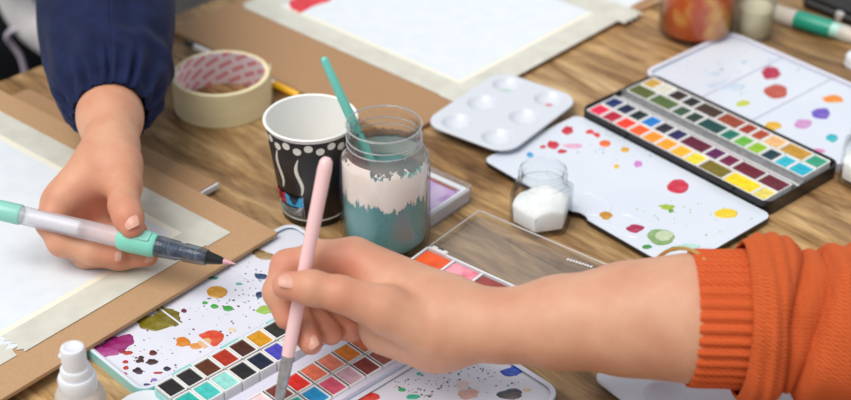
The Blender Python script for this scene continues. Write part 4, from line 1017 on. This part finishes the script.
ORK = None
def knit_mat(name, c, c2, cdark, bump=.6):
    m = bpy.data.materials.new(name); m.use_nodes = True; nt = m.node_tree; N = nt.nodes; L = nt.links
    b = N['Principled BSDF']; b.inputs['Roughness'].default_value = .9; b.inputs['Sheen Weight'].default_value = .35; b.inputs['Sheen Tint'].default_value = lin(c2); b.inputs['Specular IOR Level'].default_value = .15
    uv = N.new('ShaderNodeUVMap')
    def wave(rot, scale, dist):
        mp = N.new('ShaderNodeMapping'); mp.inputs['Rotation'].default_value = (0, 0, rot); L.new(uv.outputs[0], mp.inputs[0])
        w = N.new('ShaderNodeTexWave'); w.inputs['Scale'].default_value = scale; w.inputs['Distortion'].default_value = dist; w.inputs['Detail'].default_value = 2; w.inputs['Detail Scale'].default_value = 2
        L.new(mp.outputs[0], w.inputs[0]); return w.outputs[0]
    w1 = wave(math.radians(62), .14, 2.0); w2 = wave(math.radians(90), .12, 1.5)
    ns = N.new('ShaderNodeTexNoise'); ns.inputs['Scale'].default_value = 1.4; ns.inputs['Detail'].default_value = 4; L.new(uv.outputs[0], ns.inputs[0])
    ad = N.new('ShaderNodeMath'); ad.operation = 'ADD'; L.new(w1, ad.inputs[0]); L.new(ns.outputs[0], ad.inputs[1])
    ad2 = N.new('ShaderNodeMath'); ad2.operation = 'MULTIPLY_ADD'; L.new(w2, ad2.inputs[0]); ad2.inputs[1].default_value = .5; L.new(ad.outputs[0], ad2.inputs[2])
    r = N.new('ShaderNodeValToRGB'); r.color_ramp.elements[0].position = .15; r.color_ramp.elements[1].position = .8
    r.color_ramp.elements[0].color = lin(cdark); r.color_ramp.elements[1].color = lin(c)
    dv = N.new('ShaderNodeMath'); dv.operation = 'MULTIPLY'; dv.inputs[1].default_value = .42; L.new(ad2.outputs[0], dv.inputs[0]); L.new(dv.outputs[0], r.inputs[0])
    L.new(r.outputs[0], b.inputs['Base Color'])
    bp = N.new('ShaderNodeBump'); bp.inputs['Strength'].default_value = bump; bp.inputs['Distance'].default_value = .0016
    L.new(ad2.outputs[0], bp.inputs['Height']); L.new(bp.outputs[0], b.inputs['Normal'])
    return m
def sleeve(name, path, rfun, m, parent, nth=120, per=10, up=None, center=None):
    """cloth tube: rfun(s in metres along the path, angle) -> radius; angle 0 is the upper side"""
    pp = smooth_path(path, per); fs = frames(pp); s = 0; v = []; uvs = []; n = len(pp)
    for i, (p, t, e1, e2) in enumerate(fs):
        if i: s += np.linalg.norm(pp[i]-pp[i-1])
        if up is not None:
            e1 = nrm(np.asarray(up)-t*(np.asarray(up)@t)); e2 = np.cross(t, e1)
        for k in range(nth+1):
            th = 2*math.pi*k/nth; r = rfun(s, th)
            v.append(p+e1*(r*math.cos(th))+e2*(r*math.sin(th))); uvs.append((s*1000, th*50))
    f = [(i*(nth+1)+k, i*(nth+1)+k+1, (i+1)*(nth+1)+k+1, (i+1)*(nth+1)+k) for i in range(n-1) for k in range(nth)]
    o = obj(name, (v, f), m, parent, smooth=True, uvs=uvs)
    md = o.modifiers.new('thickness', 'SOLIDIFY'); md.thickness = .0022; md.offset = -1
    return o
KNIT = knit_mat('orange_knit', (222, 108, 58), (240, 140, 90), (172, 64, 28))
KRIB = knit_mat('orange_rib_knit', (220, 104, 56), (240, 140, 90), (176, 66, 30), .35)
def rib(s, th):
    e = min(1, max(0, s/.004)); w = .5+.5*math.cos(34*th)
    return .0448+.0008*e+.0022*w**.8+.0005*math.sin(2*th+1)+.0012*max(0, (s-.025)/.02)
sl_d = -.036
sleeve('ribbed_cuff', [R_(688, 318, sl_d), R_(706, 318.5, sl_d), R_(728, 319, sl_d), R_(752, 320, sl_d)], rib, KRIB, pR, 408, 8, CUP)
def og(s, th):
    c = math.cos(th); g = lambda s0, w, k: math.exp(-((s-s0-k*c)/w)**2)
    s1 = .0260+.0150*max(0, c)**1.5+.004*max(0, -c); s2 = .0475+.0075*c+.003*math.sin(2*th); s3 = .0800-.012*c; s4 = .112+.010*c
    r = .0462+.0012*math.sin(3*th+1)
    if s < s1:
        q = (s-s1*.48)/(s1*.54); r += .0135*math.sqrt(max(0, 1-q*q)) if abs(q) < 1 else 0
        r += .0012*math.sin(2*math.pi*s/.011+2*c)*max(0, 1-q*q)
    elif s < s2:
        r += .0040*math.sin(math.pi*(s-s1)/(s2-s1))
    else:
        q = min(1, (s-s2)/.013); r += .0130*math.sqrt(max(0, 1-(1-q)**2))
        r -= .0050*g(.0800, .0060, -.012); r += .0025*g(.094, .009, -.010); r -= .006*g(.116, .008, .012)
        r += .006*min(1, max(0, s-.05)/.15)
    return r+.0009*math.sin(5*th+s*60)+.0006*math.sin(9*th-s*90)
sleeve('sleeve', [R_(736, 320, sl_d), R_(775, 322, sl_d), R_(830, 326, sl_d-.002), R_(900, 334, sl_d-.004), R_(1000, 350, sl_d-.006), R_(1120, 360, sl_d-.01)], og, KNIT, pR, 160, 48, CUP)
GOLD = mat('gold', (240, 204, 120), .3, metal=.9)
bc = R_(684, 316, sl_d+.006); bx_ = nrm(R_(720, 300, sl_d)-R_(660, 330, sl_d)); 
bw = nrm(CUP+RIGHT*-.12); bn_ = nrm(np.cross(nrm(RIGHT+CUP*.1+TOCAM*.25), bw))
pts = []
for k in range(65):
    t = 2*math.pi*k/64; pts.append(R_(682, 317, sl_d)+CUP*math.cos(t)*(.0475 if math.cos(t) > 0 else .0440)+nrm(TOCAM+RIGHT*.6)*(.0430 if math.sin(t) > 0 else .0475)*math.sin(t))
bl = thing('bracelet', 'thin gold bangle on the wrist at the orange cuff', 'bracelet', pts[32])
gv, gf = tube(pts, [.0014]*65, 10, False)
obj('bangle', (gv, gf), GOLD, bl, smooth=True); obj('bangle_bead', lathe([(.0001, -.0018+pts[8][2]), (.0016, pts[8][2]-.001), (.0016, pts[8][2]+.001), (.0001, pts[8][2]+.0018)], pts[8][:2], 12), GOLD, bl, smooth=True)

# ---- person at left: navy sleeve, water brush
pT = D(236, 264, 1.190); pE = D(-14, 207, 1.215)
dl = 1.205
SEAF = mat('mint_plastic', (140, 206, 192), .35); SEAF2 = mat('mint_plastic_grip', (128, 210, 190), .35)
CLB = glass('cloudy_barrel', (250, 250, 252), .8, .34, (230, 228, 236), .12); SMOKE = glass('smoky_section', (206, 212, 222), .9, .16, (120, 128, 140), .08)
wb = brush('water_brush', 'mint and clear water brush held over the taped paper', 'water brush', pT, pE, [
    ('bristle_tip', [(0, .0003), (.02, .0012), (.050, .0022)], mat('pale_pink_bristle', (226, 170, 178), .5)), ('nose', [(.050, .0026), (.062, .0034), (.112, .0056), (.116, .0060)], BLK),
    ('ink_section', [(.112, .0064), (.135, .0072), (.20, .0078), (.205, .0070), (.222, .0070), (.226, .0080), (.300, .0088), (.316, .0088)], SMOKE),
    ('inner_feed', [(.112, .0040), (.30, .0058), (.316, .005)], mat('feed_grey', (70, 80, 96), .4, (150, 158, 170), scale=90, stretch=(3, .4, 1), lo=.45, hi=.7)),
    ('grip', [(.312, .0084), (.318, .0094), (.335, .0100), (.42, .0102), (.452, .0098), (.462, .0084)], SEAF2),
    ('barrel', [(.458, .0082), (.50, .0082), (.76, .0078), (.862, .0076)], CLB), ('inner_reservoir', [(.62, .0056), (.64, .0060), (.80, .0060), (.82, .0054)], mat('reservoir_white', (228, 228, 234), .4)),
    ('end_cap', [(.855, .0080), (.862, .0085), (.95, .0084), (.952, .0078), (1.0, .0074)], SEAF)])
ax_ = nrm(pE-pT); gp = pT+ax_*(np.linalg.norm(pE-pT)*.385); wgo = nrm(TOCAM*.75+CUP*.66)
gs = np.cross(ax_, wgo)
# raised pad on the grip
vv = []
for lev, s_ in ((.0092, 1.0), (.0109, .92), (.0109, .84), (.0104, .80)):
    rr_ = []
    for a, b in rrect(-.0120*s_, .0120*s_, -.0052*s_, .0052*s_, .0022, 4): rr_.append(gp+ax_*a+gs*b+wgo*(lev-b*b*20))
    vv.append(rr_)
fix(obj('grip_pad', loft(vv), SEAF, wb, smooth=True, split=40))
pL = thing('person', 'person in navy sleeve at the far left holding a mint water brush', 'person', np.array((-.62, 1.85, -.74)))
Q = lambda x, y, d: D(x, y, dl+d)
armL = seg([(Q(107, 170, .040), .0215), (Q(111, 148, .060), .0212), (Q(110, 118, .094), .0258), (Q(109, 70, .150), .031), (Q(106, 0, .235), .037), (Q(101, -80, .33), .040)])
palmL = [(Q(119, 163, .040), .0175, Q(121, 186, .024), .0148), (Q(102, 166, .044), .0185, Q(72, 194, .030), .0148), (Q(94, 170, .048), .0175, Q(57, 203, .030), .0138), (Q(102, 170, .054), .0185, Q(76, 212, .046), .0150), (Q(108, 170, .058), .0180, Q(96, 210, .054), .0145)]
thumbL = seg([(Q(122, 164, .036), .0168), (Q(124, 187, .018), .0140), (Q(124, 206, .000), .0122), (Q(128, 217, -.008), .0120), (Q(132, 227, -.0120), .0098)])
indexL = seg([(Q(62, 200, .026), .0142), (Q(51, 222, .021), .0122), (Q(62, 242, .018), .0114), (Q(92, 251, .015), .0106), (Q(117, 255, .013), .0090)])
middleL = seg([(Q(72, 208, .038), .0142), (Q(62, 236, .034), .0120), (Q(86, 254, .030), .0110), (Q(120, 257, .026), .0102), (Q(148, 256, .021), .0086)])
ringL = seg([(Q(88, 212, .054), .0132), (Q(82, 238, .044), .0115), (Q(108, 248, .040), .0105), (Q(134, 246, .034), .0088)])
pinkyL = seg([(Q(100, 206, .062), .0115), (Q(100, 230, .050), .0100), (Q(120, 236, .046), .0090), (Q(138, 230, .040), .0078)])
V, Fq = surface([(.014, armL+palmL), (.005, thumbL), (.006, indexL), (.006, middleL), (.006, ringL), (.006, pinkyL)], .0017, .005)
bodyL = fast_obj('arm_and_hand', (V, Fq), SKIN2, pL, [(thumbL[-1][2], .018), (indexL[-1][2], .016), (middleL[-1][2], .016), (ringL[-1][2], .014), (pinkyL[-1][2], .013), (indexL[0][2], .016), (Q(92, 205, .03), .02)])
nail(bodyL, on_surf(V, 129.5, 219), nrm(Q(133, 227, -.0115)-Q(126, 212, -.005)), nrm(TOCAM+RIGHT*.12), .0070, .0078, .0095)
nail(bodyL, on_surf(V, 114, 256), nrm(Q(116, 255, .013)-Q(92, 252, .015)), nrm(TOCAM+CUP*-.05), .0050, .0058, .0075)
nail(bodyL, on_surf(V, 146, 257.5), nrm(Q(147, 257, .022)-Q(120, 258, .028)), nrm(TOCAM), .0046, .0052, .0075)
NAVY = mat('navy_cloth', (24, 34, 72), .85, (18, 26, 58), scale=60, sheen=.03, spec=.2, bump=.35, bscale=700)
def nv(s, th):
    # gathered elastic cuff, then a loose puffed sleeve
    r = .0322+.0030*min(1, s/.006)
    puff = 1/(1+math.exp(-(s-.022)/.007))
    r += .0110*puff+.0185*min(1, max(0, s-.02)/.12)
    gath = math.exp(-((s-.018)/.018)**2)
    r += gath*(.0030*math.sin(19*th+2*math.sin(3*th))+.0016*math.sin(31*th+1.3*math.sin(4*th)+1))
    r += puff*(.0022*math.sin(4*th+s*38)+.0016*math.sin(7*th-s*55+1)+.0014*math.sin(11*th+s*20))*math.exp(-s/.16)
    r += .004*math.exp(-((s-.062-.012*math.cos(th-2.2))/.010)**2)*(.5+.5*math.cos(th-2.0))
    r -= .0035*math.exp(-((s-.085-.016*math.cos(th-2.6))/.009)**2)*(.5+.5*math.cos(th-2.3))
    return r
sleeve('sleeve', [Q(111.5, 114, .100), Q(111, 102, .115), Q(109, 75, .150), Q(107, 35, .197), Q(105, -10, .250), Q(101, -80, .33), Q(92, -150, .43), Q(60, -240, .58)], nv, NAVY, pL, 144, 14, CUP)
BLACKC = mat('black_cloth_top', (22, 24, 32), .85, (16, 18, 24), scale=20, bump=.2, bscale=500)
# torso beyond the end of the table
sh = Q(60, -240, .58)
tc_ = np.array((sh[0]-.16, sh[1]+.10))
rings_ = []
for zz, rx, ry in ((-.30, .15, .11), (-.15, .16, .115), (0, .165, .12), (.15, .18, .125), (.26, .19, .12), (.33, .16, .10), (.37, .08, .07), (.39, .06, .06)):
    rings_.append([(tc_[0]+rx*math.cos(t)+.004*math.sin(9*t+zz*30), tc_[1]+ry*math.sin(t)-.10*max(0, .1-zz)*0, zz) for t in np.linspace(0, 2*math.pi, 49)[:-1]])
fix(obj('torso_clothing', loft(rings_), BLACKC, pL, smooth=True))
lg = []
for sx in (-1, 1):
    obj('trouser_leg', tube([(tc_[0]+sx*.07, tc_[1], -.28), (tc_[0]+sx*.08, tc_[1]-.01, -.5), (tc_[0]+sx*.08, tc_[1], -.735)], [.085, .065, .05], 20), BLACKC, pL, smooth=True)
print('torso', tc_)
def ray_y(px, py, yy):                       # photograph point on the upright plane y = yy
    d = yy/(CP-(py-200)/F*SP); return D(px, py, d)
yy = tc_[1]-.135
scarf = smooth_path([ray_y(4, -40, yy), ray_y(12, -8, yy), ray_y(22, 14, yy-.004), ray_y(38, 32, yy-.01), ray_y(66, 48, yy-.012), ray_y(100, 50, yy-.01)], 6)
obj('scarf', tube(scarf, [.022]*len(scarf), 20), mat('pale_grey_cloth', (226, 222, 222), .85, (212, 208, 210), scale=40, bump=.3, bscale=300), pL, smooth=True)
cord = smooth_path([ray_y(18, 31, yy-.024), ray_y(11, 31, yy-.026), ray_y(7, 38, yy-.024), ray_y(13, 46, yy-.02), ray_y(20, 56, yy-.02), ray_y(24, 68, yy-.02), ray_y(26, 82, yy-.02)], 6)
obj('drawstring', tube(cord, [.0036]*len(cord), 12), mat('pale_cord', (190, 180, 196), .8), pL, smooth=True)
